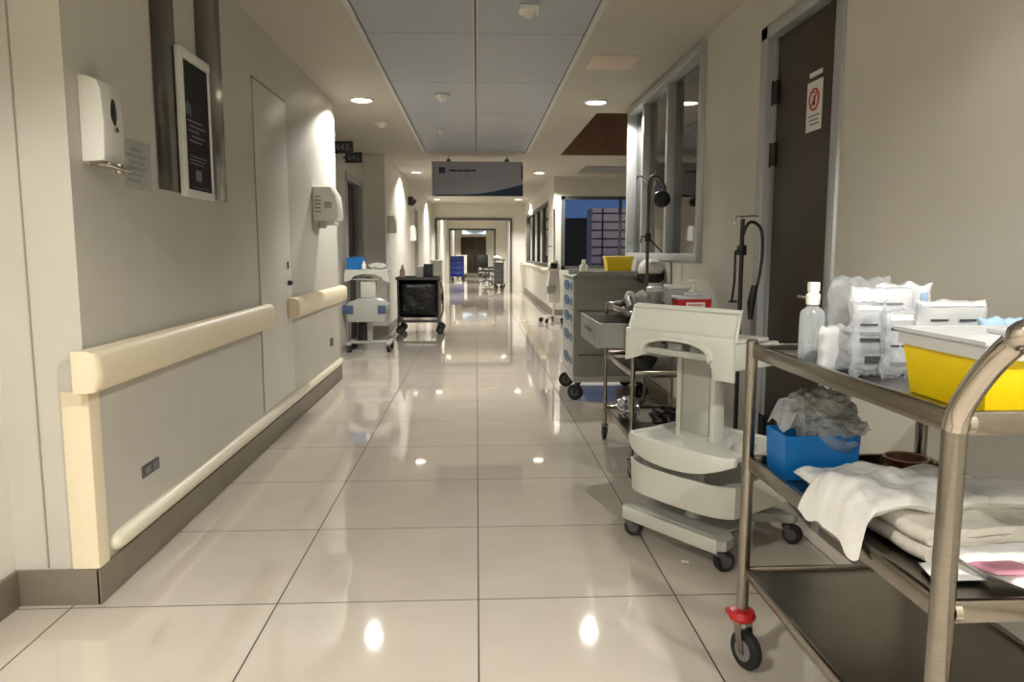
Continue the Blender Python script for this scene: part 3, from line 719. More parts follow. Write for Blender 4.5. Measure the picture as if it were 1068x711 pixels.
# bag draped over the box's left rim and filling it
b = B()
def drape(x, y, z):
    u = x+.09
    zz = .118+.018*math.sin(u*30)+.012*math.sin(y*55+u*10)
    return (.812+u*1.0, 1.925+y+.01*math.sin(u*40), ZM+zz+z+(.045 if x < -.05 else 0)*max(0, 1-((x+.075)/.035)**2))
b.pillow(.20, .15, .045, drape, 40, 30, .012, 24, 3, p=3)
solo('plastic_bag', b, CLEAR, 'crinkled clear bag spilling over the left edge of the blue box', 'plastic bag', ang=75)
b = B(); b.blob((.925, 1.945, ZM+.165), (.085, .05, .058), .55, 2.1, 9, 5)
solo('plastic_bag', b, FILMG, 'crumpled greyish bag bulging out of the top of the blue box', 'plastic bag', ang=75)
b = B(); b.blob((.955, 1.89, ZM+.135), (.065, .035, .028), .6, 2.6, 21, 4)
solo('plastic_bag', b, CLEAR, 'small clear bag at the front right of the blue box', 'plastic bag', ang=75)
t = T('brown_basin', 'round brown kidney basin with a pale rim behind the white packs', 'basin', (1.165, 1.93, ZM))
t.p('bowl', B().lathe([(0,.0),(.038,.0),(.052,.03),(.056,.040),(.053,.040),(.049,.03),(.036,.004),(0,.004)], (0,0,0), 30, cap=False), mat('brown_plastic', (98,58,36), .4))
t.p('rim', B().lathe([(.055,.038),(.059,.040),(.055,.043),(.052,.040),(.055,.038)], (0,0,0), 30, cap=False), mat('tan_rim', (170,130,100), .4))
# polythene packs
def drop(x, y, z):      # long pack running right-to-left and drooping over the left rim
    X = .905+x*.92-y*.06; Y = 1.535+y+x*.16
    zz = ZM+.088-.10*max(0, x)**1.2
    if X < .79:
        d = .79-X; k = .7+.35*max(0, -y/.1); zz -= (d*d*9 if d < .05 else .0225+(d-.05)*1.75)*k; X = .79-d*.55
    zz += .006*math.sin(x*38+y*22)+.004*math.sin(y*60-x*25)   # soft creases
    return (X, Y, zz+z)
b = B(); b.pillow(.46, .25, .05, drop, 60, 36, .010, 15, 31, p=3.2, jit=.016)
solo('linen_pack', b, POLY, 'glossy white plastic-wrapped pack drooping over the left edge of the middle shelf', 'linen pack', 'white packs on the middle shelf', ang=60)
b = B(); b.pillow(.26, .15, .045, lambda x, y, z: (.935+x*.98, 1.765+y+x*.05, ZM+.032+z+.006*math.sin(x*45)), 36, 22, .007, 20, 37, p=5)
solo('linen_pack', b, POLY, 'white wrapped pack lying in front of the blue box', 'linen pack', 'white packs on the middle shelf', ang=60)
# folded towels: each a soft slab with rounded fold
def towelstack(cx, cy, z, w, d, n, th, rz, label, name='folded_towel', m=LINEN, seed=1):
    b = B(); ca, sa = math.cos(rz), math.sin(rz); prof = []
    L = w/2
    path = []
    for k in range(n):
        zz = z+th*(k+.5); xs = (L, -L) if k % 2 == 0 else (-L, L)
        for q in range(9):
            u = q/8; x = xs[0]*(1-u)+xs[1]*u; path.append((x, zz+.002*math.sin(x*40+k)))
        if k < n-1:
            sx = xs[1]; sg = 1 if sx > 0 else -1
            for q in range(1, 4): a = -PI/2+PI*q/4; path.append((sx+sg*math.cos(a)*th*.5, zz+th*.5+math.sin(a)*th*.5))
    outer = []
    N = len(path)
    for i, p in enumerate(path):
        a = path[max(0, i-1)]; c2 = path[min(N-1, i+1)]; dx, dz = c2[0]-a[0], c2[1]-a[1]; l = math.hypot(dx, dz) or 1
        outer.append((p[0]-dz/l*th*.46, p[1]+dx/l*th*.46, p[0]+dz/l*th*.46, p[1]-dx/l*th*.46))
    ny = 10; rows = []
    for j in range(ny+1):
        v = j/ny*2-1; y = v*d/2; row = []
        for o in outer:
            sh = (1-.03*abs(v)**6)
            def W(x, zz):
                X, Y = x*sh, y+.003*math.sin(x*50+seed)
                return (cx+X*ca-Y*sa, cy+X*sa+Y*ca, zz+.0015*math.sin(Y*60+seed))
            row.append((b.v(W(o[0], o[1])), b.v(W(o[2], o[3]))))
        rows.append(row)
    for A, C in zip(rows, rows[1:]):
        for k in range(N-1):
            b.f([A[k][0], A[k+1][0], C[k+1][0], C[k][0]]); b.f([A[k][1], C[k][1], C[k+1][1], A[k+1][1]])
        b.f([A[0][0], C[0][0], C[0][1], A[0][1]]); b.f([A[-1][0], A[-1][1], C[-1][1], C[-1][0]])
    for R in (rows[0], rows[-1]):
        for k in range(N-1): b.f([R[k][0], R[k][1], R[k+1][1], R[k+1][0]])
    return solo(name, b, m, label, 'towel', 'folded linen on the middle shelf', ang=60)
towelstack(1.035, 1.46, ZM+.003, .37, .24, 4, .0165, .06, 'cream folded towel with visible fold layers under the drooping pack', seed=2)
b = B(); b.pillow(.20, .2, .035, lambda x, y, z: (1.13+x*.9, 1.50+y*.8-x*.1, ZM+.085+z), 26, 26, .004, 16, 41, p=5)
solo('linen_pack', b, POLY, 'white pack lying across the cream towel on its right side', 'linen pack', 'white packs on the middle shelf', ang=60)
b = B(); b.pillow(.17, .14, .03, lambda x, y, z: (.99+x*1.05-y*.4, 1.245+y*.9+x*.1, ZM+.026+z+max(0,y)*.25), 26, 22, .003, 18, 51, p=5)
o = solo('printed_pack', b, POLY, 'white pack with a pink printed edge at the front of the middle shelf', 'pack')
b = B(); b.pillow(.09, .07, .012, lambda x, y, z: (.925+x-y*.3, 1.215+y*.75, ZM+.0435+z), 14, 12, .001, 18, 55, p=5)
m_ = obj('pink_print', b, PINK, o, off=tuple(o.location)); m_['label'] = 'pink printed corner'
b = B(); b.pillow(.15, .08, .012, lambda x, y, z: (.88+x*.7+y*.2, 1.285+y, ZM+.008+z), 16, 12, .001, 18, 58, p=5)
solo('flat_sheet', b, PAPER, 'thin flat white sheet under the pink printed pack', 'sheet')
b = B(); b.pillow(.10, .12, .03, lambda x, y, z: (1.16+x, 1.25+y, ZM+.02+z), 16, 16, .003, 18, 61, p=5)
solo('linen_pack', b, POLY, 'white pack at the front right corner of the middle shelf', 'linen pack', 'white packs on the middle shelf')

# ================================================================== WHITE MEDICAL CART (local frame: x width, y depth, front at -y)
t = T('workstation_cart', 'white plastic workstation cart with arched top and curved bins, beside the steel trolley', 'cart', (.965, 2.985, 0), math.atan2(-.83, .56))
W2 = .255
# base
b = B(); o_ = [(-.25,-.255),(.25,-.255),(.27,-.235),(.255,-.17),(.13,-.05),(.13,.12),(.25,.23),(.25,.26),(-.25,.26),(-.25,.23),(-.13,.12),(-.13,-.05),(-.255,-.17),(-.27,-.235)]
b.prism(o_, .085, .125, 'z', bev=.008); t.p('base', b, CARTG)
b = B().box(-.245, .245, -.262, -.245, .075, .13, .006); t.p('base_bumper', b, CARTW)
b = B().prism([(-.21,-.23),(.21,-.23),(.21,.02),(.1,.1),(-.1,.1),(-.21,.02)], .125, .132, 'z'); t.p('base_tray', b, CARTG)
t.p('base_knob', B().lathe([(0,.132),(.035,.132),(.03,.15),(.014,.165),(0,.166)], (.02,-.12,0), 20, cap=False), CARTG)
for (x, y, a) in ((-.235,-.23,.6), (.235,-.23,1.2), (.22,.235,.2), (-.22,.235,2)): caster(t, x, y, .04, .088, a, .036, None, GREYD, GREYD)
# column
t.p('column', B().box(-.135, .045, -.04, .03, .13, .84, .012).box(-.145, -.12, -.055, .0, .35, .80, .006).box(.03, .055, -.055, .0, .35, .80, .006), CARTW)
t.p('column_panel', B().box(-.115, .025, -.05, -.038, .45, .82, .004), CARTG)
# lower bin: curved front, open top
def bowed(hw, yb, yf, z0, z1, th=.008, n=20, round_=.045, low=None):
    b = B(); O = []; 
    for k in range(n+1):
        u = k/n*2-1; x = u*hw; y = yf+(abs(u)**6)*round_-.018*(1-u*u); O.append((x, y))
    O += [(hw, yb), (-hw, yb)]
    cx_, cy_ = 0, (yb+yf)/2
    I = [(x*(1-th/hw), y+(th if y < cy_ else -th)) for x, y in O]
    nn = len(O)
    lowz = lambda p: z0 if low is None else z0+low(p[0]/hw, p[1] < cy_+.0)
    A = [b.v((p[0]*.98, p[1]*.98, lowz(p))) for p in O]; C = [b.v((p[0], p[1], z1)) for p in O]
    D = [b.v((p[0], p[1], z1)) for p in I]; E = [b.v((p[0]*.98, p[1]*.98, lowz(p)+th)) for p in I]
    for P_, Q in ((A, C), (C, D), (D, E)):
        for k in range(nn): b.f([P_[k], P_[(k+1) % nn], Q[(k+1) % nn], Q[k]])
    b.f(A[::-1]); b.f(E); return b
t.p('lower_bin', bowed(.27, .20, -.235, .20, .325), CARTW, ang=30)
t.p('bin_liner', B().box(-.20, .12, -.20, .12, .215, .412, .02, 3), CARTG)
t.p('upper_tray', bowed(.27, .19, -.24, .42, .44, .01), CARTW, ang=30)
# leaf shaped apron of the upper tray
pts = []
for k in range(25):
    u = k/24*2-1; pts.append((u*.27, (.405-.055*(1-abs(u)**2.4))))
ap = B(); V = []
for (x, zlow) in pts:
    u = x/.27; y = -.24+(abs(u)**6)*.045-.018*(1-u*u); ztop = .437+.012*(1-u*u)
    V.append([ap.v((x, y-.006, zlow)), ap.v((x, y-.012, (zlow+ztop)/2)), ap.v((x, y-.006, ztop)), ap.v((x, y+.008, ztop)), ap.v((x, y+.008, zlow))])
for A, C in zip(V, V[1:]):
    for k in range(5): ap.f([A[k], A[(k+1) % 5], C[(k+1) % 5], C[k]])
ap.f(V[0]); ap.f(V[-1][::-1]); t.p('tray_apron', ap, CARTW)
t.p('cup_holder', B().lathe([(.045,.455),(.045,.39),(0,.385)], (.2,-.05,0), 20, cap=False), CARTG)
# arched head
hw = .27; z0, z1 = .795, .885
arch = [(-hw, z0-.045), (-hw, z1), (hw, z1), (hw, z0-.07), (hw-.085, z0-.07)]
for k in range(15):
    a = k/14; x = (hw-.105)*math.cos(PI*a); z = z0-.01+.068*math.sin(PI*a)**.6; arch.append((x, z))
arch.append((-hw+.035, z0-.035))
b = B().prism(arch, -.235, -.215, 'y', bev=.004); t.p('front_apron', b, CARTW)
b = B()
ar2 = [((hw-.105)*math.cos(PI*k/14), z0-.01+.068*math.sin(PI*k/14)**.6) for k in range(15)]
rim = [(p[0]*1.09, p[1]+.013) for p in ar2]
b.prism(ar2+rim[::-1], -.246, -.23, 'y'); t.p('arch_rim', b, CARTW)
b = B().box(-hw, -hw+.02, -.225, -.02, z0-.03, z1-.01, .006).box(hw-.02, hw, -.225, -.08, z0-.03, z1-.02, .006).box(-hw, hw-.04, -.03, -.015, z0, z1-.01, .006)
t.p('side_panels', b, CARTW)
b = B().box(-hw, hw, -.225, -.02, z1-.02, z1-.006, .004); t.p('worktop', b, CARTW)
b = B().box(-.17, .19, -.205, -.03, .785, .80, .004).box(-.17, .19, -.22, -.20, .79, .815, .004); t.p('keyboard_tray', b, CARTG)
b = B().box(-.15, -.0, -.195, -.06, .80, .84, .012).box(.03, .17, -.19, -.06, .80, .835, .01); t.p('power_unit', b, CARTG)
t.p('unit_knob', B().lathe([(0,-.215),(.014,-.213),(.018,-.20),(.018,-.19),(0,-.19)], (-.09,0,.822), 18, 'y', cap=False), GREYD)
# raised rear flap leaning back: thin tray shape with lip
b = B()
lo, hi = (-.215, .872), (-.185, .978)
def FL(u, v, o=0): return (u*.268*(1.0-.02*v)+.0, lo[0]+(hi[0]-lo[0])*v-o*.75, lo[1]+(hi[1]-lo[1])*v-o*.65)
n = 16
for (o0, o1, mar) in ((0, .014, 0),):
    V = [[b.v(FL(-1+2*i/n, j/6, q)) for j in range(7)] for q in (0, -.014) for i in range(n+1)]
    for base_ in (0, n+1):
        for i in range(n):
            for j in range(6): b.f([V[base_+i][j], V[base_+i+1][j], V[base_+i+1][j+1], V[base_+i][j+1]])
    for i in range(n):
        for j in (0, 6): b.f([V[i][j], V[i+1][j], V[n+2+i][j], V[n+1+i][j]])
    for i in (0, n):
        for j in range(6): b.f([V[i][j], V[i][j+1], V[n+1+i][j+1], V[n+1+i][j]])
t.p('raised_flap', b, CARTW)
b = B()
b.tube([FL(-1,0,.003), FL(-1,1,.003), FL(1,1,.003), FL(1,0,.003)], .007, 8); t.p('flap_lip', b, CARTW)
b = B().box(hw-.03, hw, -.09, .05, z0-.03, z1-.025, .008).box(hw-.004, hw+.004, -.07, -.03, z1-.045, z1-.035); t.p('side_box', b, CARTW)

# ================================================================== SECOND STEEL TROLLEY (behind the white cart)
x0, x1, y0, y1 = .815, 1.24, 3.84, 4.66
t = T('steel_trolley', 'smaller steel trolley half hidden behind the white workstation cart', 'trolley', ((x0+x1)/2, (y0+y1)/2, 0), world=True)
t.p('drawer_box', B().box(x0+.015, x1-.015, y0+.02, y1-.02, .66, .672, .002).box(x1-.02, x1-.01, y0+.02, y1-.02, .672, .845), GREY)
o = t.p('open_drawer', B().tray(.66, 1.05, 3.99, 4.61, .68, .812, .008), GREY)
t.p('drawer_face', B().box(.648, .66, 3.98, 4.62, .675, .82, .004), GREY, o)
t.p('drawer_handle', B().box(.636, .648, 4.2, 4.4, .75, .765, .003), GREYD, o)
for x in (x0, x1):
    for y in (y0, y1):
        t.p('post', B().tube([(x, y, .11), (x, y, .88)], .012, 12), STEEL); caster(t, x, y, .045, .115, random.random()*6, .022, None, GREYD)
for z in (.86, .55, .20):
    o = t.p('shelf', B().box(x0+.004, x1-.004, y0+.004, y1-.004, z, z+.003), SATIN)
    for (xa, xb, ya, yb) in ((x0-.004, x0+.008, y0+.013, y1-.013), (x1-.008, x1+.004, y0+.013, y1-.013), (x0+.013, x1-.013, y0-.004, y0+.008), (x0+.013, x1-.013, y1-.008, y1+.004)):
        t.p('rim', B().box(xa, xb, ya, yb, z-.01, z+.025, .003), STEEL, o)
solo('bin_bag', B().blob((1.09, 4.10, .262), (.09, .20, .055), .5, 2.2, 4, 4, zmin=.204), BLACKBAG, 'black crumpled bag on the bottom shelf of the half-hidden trolley', 'bag', ang=70)
solo('foil_pack', B().blob((.90, 4.36, .265), (.055, .11, .06), .7, 2.8, 14, 4, zmin=.204), FOIL, 'crumpled silvery wrapping on the bottom shelf of the half-hidden trolley', 'wrapping', ang=70)
solo('instrument_bowl', B().lathe([(0,.0),(.05,.0),(.075,.045),(.078,.06),(.074,.06),(.07,.045),(.045,.005),(0,.005)], (.93, 4.1, .554), 24, cap=False), GREYD, 'dark grey bowl on the middle shelf of the half-hidden trolley', 'bowl')
ZB = .864
t = T('sharps_container', 'red sharps container with a clear lid and white label on the half-hidden trolley', 'container', (1.155, 3.93, ZB))
t.p('body', B().tray(-.105, .078, -.06, .06, 0, .085, .005, .006), RED)
t.p('lid', B().box(-.108, .081, -.063, .063, .085, .10, .004).box(-.05, .03, -.03, .03, .10, .118, .006), FROST)
t.p('label', B().box(-.06, .04, -.0665, -.0625, .035, .070), PAPER)
b = B().box(-.05, .03, -.0675, -.0665, .054, .060).box(-.05, .01, -.0675, -.0665, .043, .048); t.p('lettering', b, REDI)
t = T('wipes_tub', 'clear plastic tub with a white lid behind the red sharps container', 'tub', (1.13, 4.15, ZB))
t.p('body', B().tray(-.07, .07, -.05, .05, 0, .13, .004, .006), FROST); t.p('lid', B().box(-.074, .074, -.054, .054, .13, .15, .005), WHITE)
t = T('spray_bottle', 'small white pump bottle behind the red sharps container', 'bottle', (1.185, 4.05, ZB))
t.p('body', B().lathe([(0,0),(.03,0),(.033,.01),(.033,.10),(.022,.125),(.013,.13),(.013,.14),(0,.14)], (0,0,0), 24, cap=False), WHITE)
t.p('pump', B().lathe([(0,.14),(.015,.14),(.015,.155),(.006,.157),(.006,.17),(0,.17)], (0,0,0), 16, cap=False).box(-.035,.012,-.008,.008,.168,.182,.003), WHITE)
t = T('canister', 'pale cylindrical canister with a white lid between the white cart and the wall', 'canister', (1.06, 4.42, ZB))
t.p('body', B().lathe([(0,0),(.045,0),(.047,.005),(.047,.10),(0,.10)], (0,0,0), 26, cap=False), CARTG); t.p('lid', B().lathe([(0,.10),(.05,.10),(.05,.122),(.04,.128),(0,.129)], (0,0,0), 26, cap=False), WHITE)
t = T('glove_pouch', 'white tray of crumpled gloves left of the pale canister', 'gloves', (.945, 4.40, ZB))
t.p('tray', B().tray(-.07, .07, -.05, .05, 0, .05, .004, .006), FROST)
t.p('gloves', B().blob((-.035, 0, .07), (.03,.04,.03), .5, 2, 3, 3).blob((.035, 0, .075), (.03,.04,.03), .5, 2, 8, 3), PAPER, ang=70)
b = B(); b.tube([(.83,3.98,ZB+.03),(.84,4.1,ZB+.06),(.87,4.25,ZB+.065),(.86,4.38,ZB+.03),(.84,4.44,ZB+.025)], .02, 12, smooth=6)
solo('corrugated_hose', b, GREYD, 'dark grey bent hose lying on the left edge of the half-hidden trolley', 'hose')
solo('paper_sheets', B().pillow(.1, .2, .012, lambda x, y, z: (.90+x, 4.1+y, ZB+.01+z), 12, 16, .004, 20, 71), FOIL, 'silvery packet lying next to the dark grey hose', 'packet')

# ================================================================== GREY MEDICATION CART
x0, x1, y0, y1 = .765, 1.36, 5.90, 6.62
t = T('medication_cart', 'tall grey medication cart with blue drawer labels down its corridor side', 'cart', ((x0+x1)/2, (y0+y1)/2, 0), world=True)
t.p('body', B().box(x0+.02, x1, y0, y1, .17, .99, .008), GREY)
t.p('base_rim', B().box(x0+.0, x1+.01, y0-.012, y1+.012, .155, .20, .01), CARTG)
# worktop with raised curved rim
b = B().box(x0-.005, x1+.01, y0-.012, y1+.012, .985, 1.0, .006).box(x0+.05, x1+.01, y0-.012, y0+.004, 1.0, 1.045, .006).box(x0+.05, x1+.01, y1-.004, y1+.012, 1.0, 1.045, .006).box(x1-.006, x1+.01, y0, y1, 1.0, 1.045, .006)
b.prism([(x0-.005, 1.0), (x0+.05, 1.0), (x0+.05, 1.045), (x0+.03, 1.02)], y0-.012, y0+.004, 'y'); t.p('worktop', b, GREY)
zs = [(.86,.975),(.735,.855),(.60,.73),(.42,.595),(.215,.415)]
for k, (a, c2) in enumerate(zs):
    o = t.p('drawer', B().box(x0+.0, x0+.022, y0+.012, y1-.012, a, c2, .005), CARTG)
    q = B(); zm = (a+c2)/2; hh = min(.045, (c2-a)*.38)
    q.lathe([(0,-.004),(.16,-.003),(.17,.001),(0,.001)], (x0-.001, (y0+y1)/2+.05, zm), 28, 'x', cap=False, sx=1.2, sy=hh/.17); 
    t.p('label_holder', q, BLUES, o, label='rounded blue label')
    q = B().lathe([(0,-.004),(.04,-.003),(.05,.001),(0,.001)], (x0-.001, y0+.12, zm), 20, 'x', cap=False, sx=1.2, sy=.8); t.p('lock_badge', q, BLUES, o)
for z in (.73, .375): t.p('groove', B().box(x0+.04, x1-.02, y0-.003, y0+.002, z-.006, z+.006), GREYD)
t.p('side_panel', B().box(x0+.03, x1-.01, y0-.006, y0, .745, .90, .003), GREY)
t.p('side_handle', B().box(x1-.03, x1+.012, y0-.035, y0-.008, .955, .975, .004), GREYD)
for (x, y, a) in ((x0+.05, y0+.05, 2.6), (x0+.05, y1-.05, 2.9), (x1-.05, y0+.05, .4), (x1-.05, y1-.05, .4)): caster(t, x, y, .065, .158, a, .035, None, GREYD, BLACK)
solo('drawer_papers', B().pillow(.3, .4, .05, lambda x, y, z: (.80+x*.75, 4.3+y, .745+z), 18, 22, .015, 14, 81, p=6), PAPER, 'white papers filling the open drawer of the half-hidden steel trolley', 'papers', ang=70)
t = T('sharps_bin', 'small yellow sharps bin on top of the grey medication cart', 'bin', (1.145, 6.05, 1.0))
t.p('body', B().tray(-.105, .105, -.08, .08, 0, .14, .005, .015), YELLOW); t.p('lid', B().box(-.112, .112, -.086, .086, .14, .162, .006), mat('yellow_lid', (236,214,70), .35))
t = T('dropper_bottle', 'small white bottle on the left of the grey medication cart top', 'bottle', (.88, 6.15, 1.0))
t.e.scale = (1.15, 1.15, 1.25)
t.p('body', B().lathe([(0,0),(.028,0),(.03,.008),(.03,.065),(.014,.08),(0,.08)], (0,0,0), 22, cap=False), WHITE); t.p('cap', B().lathe([(0,.08),(.015,.08),(.015,.105),(0,.107)], (0,0,0), 18, cap=False), WHITE)
solo('white_carton', B().box(1.29, 1.345, 6.0, 6.1, 1.0, 1.13, .004), PAPER, 'upright white carton to the right of the small yellow sharps bin', 'carton')

# wall dispenser with black band between cart and door
t = T('gel_dispenser', 'white wall dispenser with a black band below the big right window', 'dispenser', (XR, 5.75, .80), world=True)
t.p('back_plate', B().box(XR-.02, XR, 5.55, 5.95, .82, 1.12, .012), CARTG)
t.p('cover', B().lathe([(0,.0),(.09,.0),(.1,.03),(.085,.08),(.05,.105),(0,.11)], (XR-.115, 5.75, 1.03), 26, cap=False), WHITE)
t.p('band', B().lathe([(0,-.04),(.08,-.04),(.103,-.01),(.103,.03),(0,.03)], (XR-.115, 5.75, 1.0), 26, cap=False), BLACK)

# poles
def legs(t, n, r, z, m=STEEL, cr=.03):
    for k in range(n):
        a = 2*PI*k/n+.3; x, y = r*math.cos(a), r*math.sin(a)
        t.p('leg', B().tube([(0,0,z+.02), (x*.5,y*.5,z+.012), (x,y,z-.01)], .011, 8), m); caster(t, x, y, cr, z-.012, a, .018, None, GREYD, BLACK)
t = T('drip_stand', 'black drip stand with a looped black hose in front of the dark brown door', 'drip stand', (1.325, 3.71, 0))
legs(t, 5, .115, .09, BLACK, .026)
t.p('pole', B().tube([(0,0,.09), (0,0,1.36)], .011, 12), BLACK)
t.p('hook', B().tube([(-.035,0,1.33),(-.04,0,1.345),(-.028,0,1.372),(0,0,1.372),(.07,0,1.375),(.08,0,1.36),(.076,0,1.345)], .004, 8, smooth=3), CHROME)
t.p('clamp', B().box(-.02,.02,-.02,.02,1.18,1.23,.005).tube([(-.01,0,1.21),(-.035,-.01,1.20),(-.035,-.01,1.05),(-.045,-.01,.95)], .006, 8).box(-.06,-.02,-.02,0,.945,.955), BLACK)
t.p('hose', B().tube([(0,-.015,1.2),(-.005,-.02,1.27),(.02,-.02,1.335),(.055,-.02,1.34),(.09,-.02,1.30),(.098,-.02,1.2),(.09,-.02,1.1),(.07,-.02,1.0),(.06,-.02,.95)], .008, 8, smooth=6), BLACK)
t.p('hand_piece', B().tube([(.065,-.02,1.03),(.05,-.02,.94),(.05,-.02,.86)], [.016,.02,.012], 12), BLACK)
t = T('examination_lamp', 'dark gooseneck examination lamp standing in front of the big right window', 'lamp', (1.235, 5.38, 0))
t.e.location = (1.24, 5.42, 0)
legs(t, 5, .13, .09, GREYD, .028)
t.p('pole', B().tube([(0,0,.09),(0,0,1.05),(0,0,1.62)], .012, 12), GREYD)
t.p('gooseneck', B().tube([(0,0,1.6),(.0,0,1.68),(.03,0,1.735),(.08,0,1.72),(.115,0,1.66),(.12,0,1.60)], .011, 10, smooth=5), GREYD)
t.p('lamp_head', B().lathe([(0,-.03),(.03,-.03),(.06,.0),(.062,.02),(0,.02)], (.10,0,1.575), 24, 'y', cap=False), BLACK)
t.p('hook', B().tube([(-.09,0,1.70),(-.085,0,1.725),(-.06,0,1.735),(-.02,0,1.70),(0,0,1.66)], .005, 8, smooth=3), CHROME)
t.p('clamp', B().box(-.02,.02,-.02,.02,1.27,1.33,.005).tube([(0,0,1.3),(.05,-.01,1.25),(.11,-.01,1.19)], .006, 8).tube([(0,0,1.3),(-.045,0,1.31),(-.05,0,1.26)], .006, 8), BLACK)

# monitor stand in front of the blue window
t = T('monitor_stand', 'white patient monitor on a stand at the corner by the blue window', 'monitor', (1.30, 12.6, 0))
legs(t, 5, .2, .1, WHITE, .04)
t.p('pole', B().tube([(0,0,.1),(0,0,1.9)], .02, 12), WHITE)
t.p('monitor', B().prism([(-.12,.88),(-.06,1.02),(.05,1.06),(.1,.92),(.06,.84)], -.06, .06, 'y', bev=.008), WHITE); t.p('screen', B().box(-.06,.05,-.066,-.058,.91,1.0,.003), BLACK)
t.p('column', B().prism([(-.09,.34),(-.11,.62),(-.08,.86),(.08,.86),(.1,.6),(.09,.34)], -.08, .08, 'y', bev=.012), WHITE); t.p('basket', B().tray(-.13,.02,-.14,-.085,.5,.62,.008,.01), CARTG); t.p('hook', B().tube([(-.03,0,1.28),(-.1,0,1.28),(-.11,0,1.31)], .01, 8), CHROME)

# floor scrap
solo('cotton_swab', B().pillow(.028, .022, .01, lambda x, y, z: (.80+x, 2.74+y, .006+z), 10, 10, .002, 60, 5), PAPER, 'small white cotton scrap on the floor under the white workstation cart', 'cotton scrap')

# ================================================================== LEFT FAR CARTS
t = T('workstation_cart', 'white workstation cart with grey-blue side pads in the left room recess', 'cart', (-1.30, 9.12, 0))
b = B().box(-.27, .27, -.03, .03, .085, .12, .01).box(-.27, -.21, -.22, .2, .085, .12, .01).box(.21, .27, -.22, .2, .085, .12, .01); t.p('base', b, CARTG)
for x in (-.24, .24):
    for y in (-.2, .18): caster(t, x, y, .04, .088, .5+x*4, .03, None, GREYD, GREYD)
t.p('post', B().box(-.03, .03, -.02, .05, .12, .9, .006), CARTG)
t.p('column', B().box(-.09, .09, -.09, .04, .64, .86, .012), CARTW)
b = B().prism([(-.24,.36),(.20,.36),(.24,.56),(.20,.60),(.1,.64),(-.1,.64),(-.22,.60),(-.27,.54)], -.15, .12, 'y', bev=.01); t.p('bin', b, CARTG)
t.p('side_pad', B().box(-.30,-.17,-.162,-.148,.46,.56,.004), mat('slate_blue', (70,92,122), .4)); t.p('side_pad', B().box(.12,.22,-.162,-.148,.46,.56,.004), MATS['slate_blue'])
t.p('power_box', B().box(-.14,-.04,-.02,.06,.13,.36,.006), BLACK)
ar2 = [(.19*math.cos(PI*k/12), .86+.075*math.sin(PI*k/12)) for k in range(13)]
b = B().prism([(-.27,.84),(-.26,.97),(.24,.97),(.27,.84),(.22,.85)]+ar2+[(-.22,.85)], -.16, -.13, 'y').box(-.26,.25,-.14,.16,.95,.985,.006); t.p('head', b, CARTW)
t.p('shelf', B().box(-.2,.2,-.12,.14,.86,.875,.003), CARTG)
t = T('blue_box', 'blue box standing on the white cart in the left room recess', 'box', (-1.44, 9.12, .986)); t.p('body', B().tray(-.11,.10,-.08,.08,0,.14,.006,.004), BLUE); t.p('contents', B().blob((0,0,.11),(.09,.06,.045),.4,2,5,3), mat('slate_blue', (70,92,122)))
solo('linen_bundle', B().blob((-1.19, 9.1, 1.02), (.10,.08,.04), .5, 2.2, 6, 4, zmin=.987), PAPER, 'crumpled white bundle on the white cart in the left room recess', 'bundle', ang=70)
solo('white_bottle', B().lathe([(0,0),(.028,0),(.028,.06),(.012,.08),(.012,.1),(0,.1)], (-1.335, 8.99, .986), 16, cap=False), WHITE, 'tiny white bottle in front of the blue box on the recess cart', 'bottle')

t = T('laundry_cart', 'black laundry bag cart on casters against the far left wall', 'cart', (-.85, 11.1, 0))
for x in (-.29, .29):
    for y in (-.2, .35): t.p('post', B().tube([(x,y,.13),(x,y,.80)], .014, 8), GREYD); caster(t, x, y, .06, .14, .4, .03, None, GREYD, BLACK)
t.p('bottom_frame', B().box(-.31,.31,-.22,-.19,.17,.21,.004).box(-.31,.31,.34,.37,.17,.21,.004).box(-.31,-.28,-.19,.34,.17,.21,.004).box(.28,.31,-.19,.34,.17,.21,.004), GREYD)
t.p('bottom_tray', B().box(-.28,.28,-.19,.34,.19,.2), STEEL)
b = B(); b.pillow(.63, .56, .50, lambda x, y, z: (x, z+.02, .51+y), 30, 30, .03, 9, 91, p=10); t.p('bag', b, BLACKBAG, ang=70)
t.p('top_tray', B().tray(-.32,.32,-.23,.38,.79,.83,.012), GREYD)
t.p('side_rail', B().tube([(.33,-.2,.75),(.36,-.2,.6),(.36,-.2,.35),(.33,-.2,.25)], .012, 8), CHROME)
solo('detergent_bottle', B().lathe([(0,0),(.04,0),(.04,.12),(.015,.16),(.015,.2),(0,.2)], (-1.08, 11.0, .803), 16, cap=False), mat('pale_pink_plastic', (214,180,176), .4), 'pale pink bottle at the left of the laundry cart top', 'bottle')
solo('tissue_carton', B().box(-.88,-.78,10.98,11.14,.803,.98,.006), PAPER, 'white carton beside the dark box on the laundry cart', 'carton')
solo('dark_box', B().box(-.77,-.64,11.0,11.2,.803,1.02,.006), mat('slate_dark', (44,56,72), .4), 'dark slate box standing on the laundry cart', 'box')

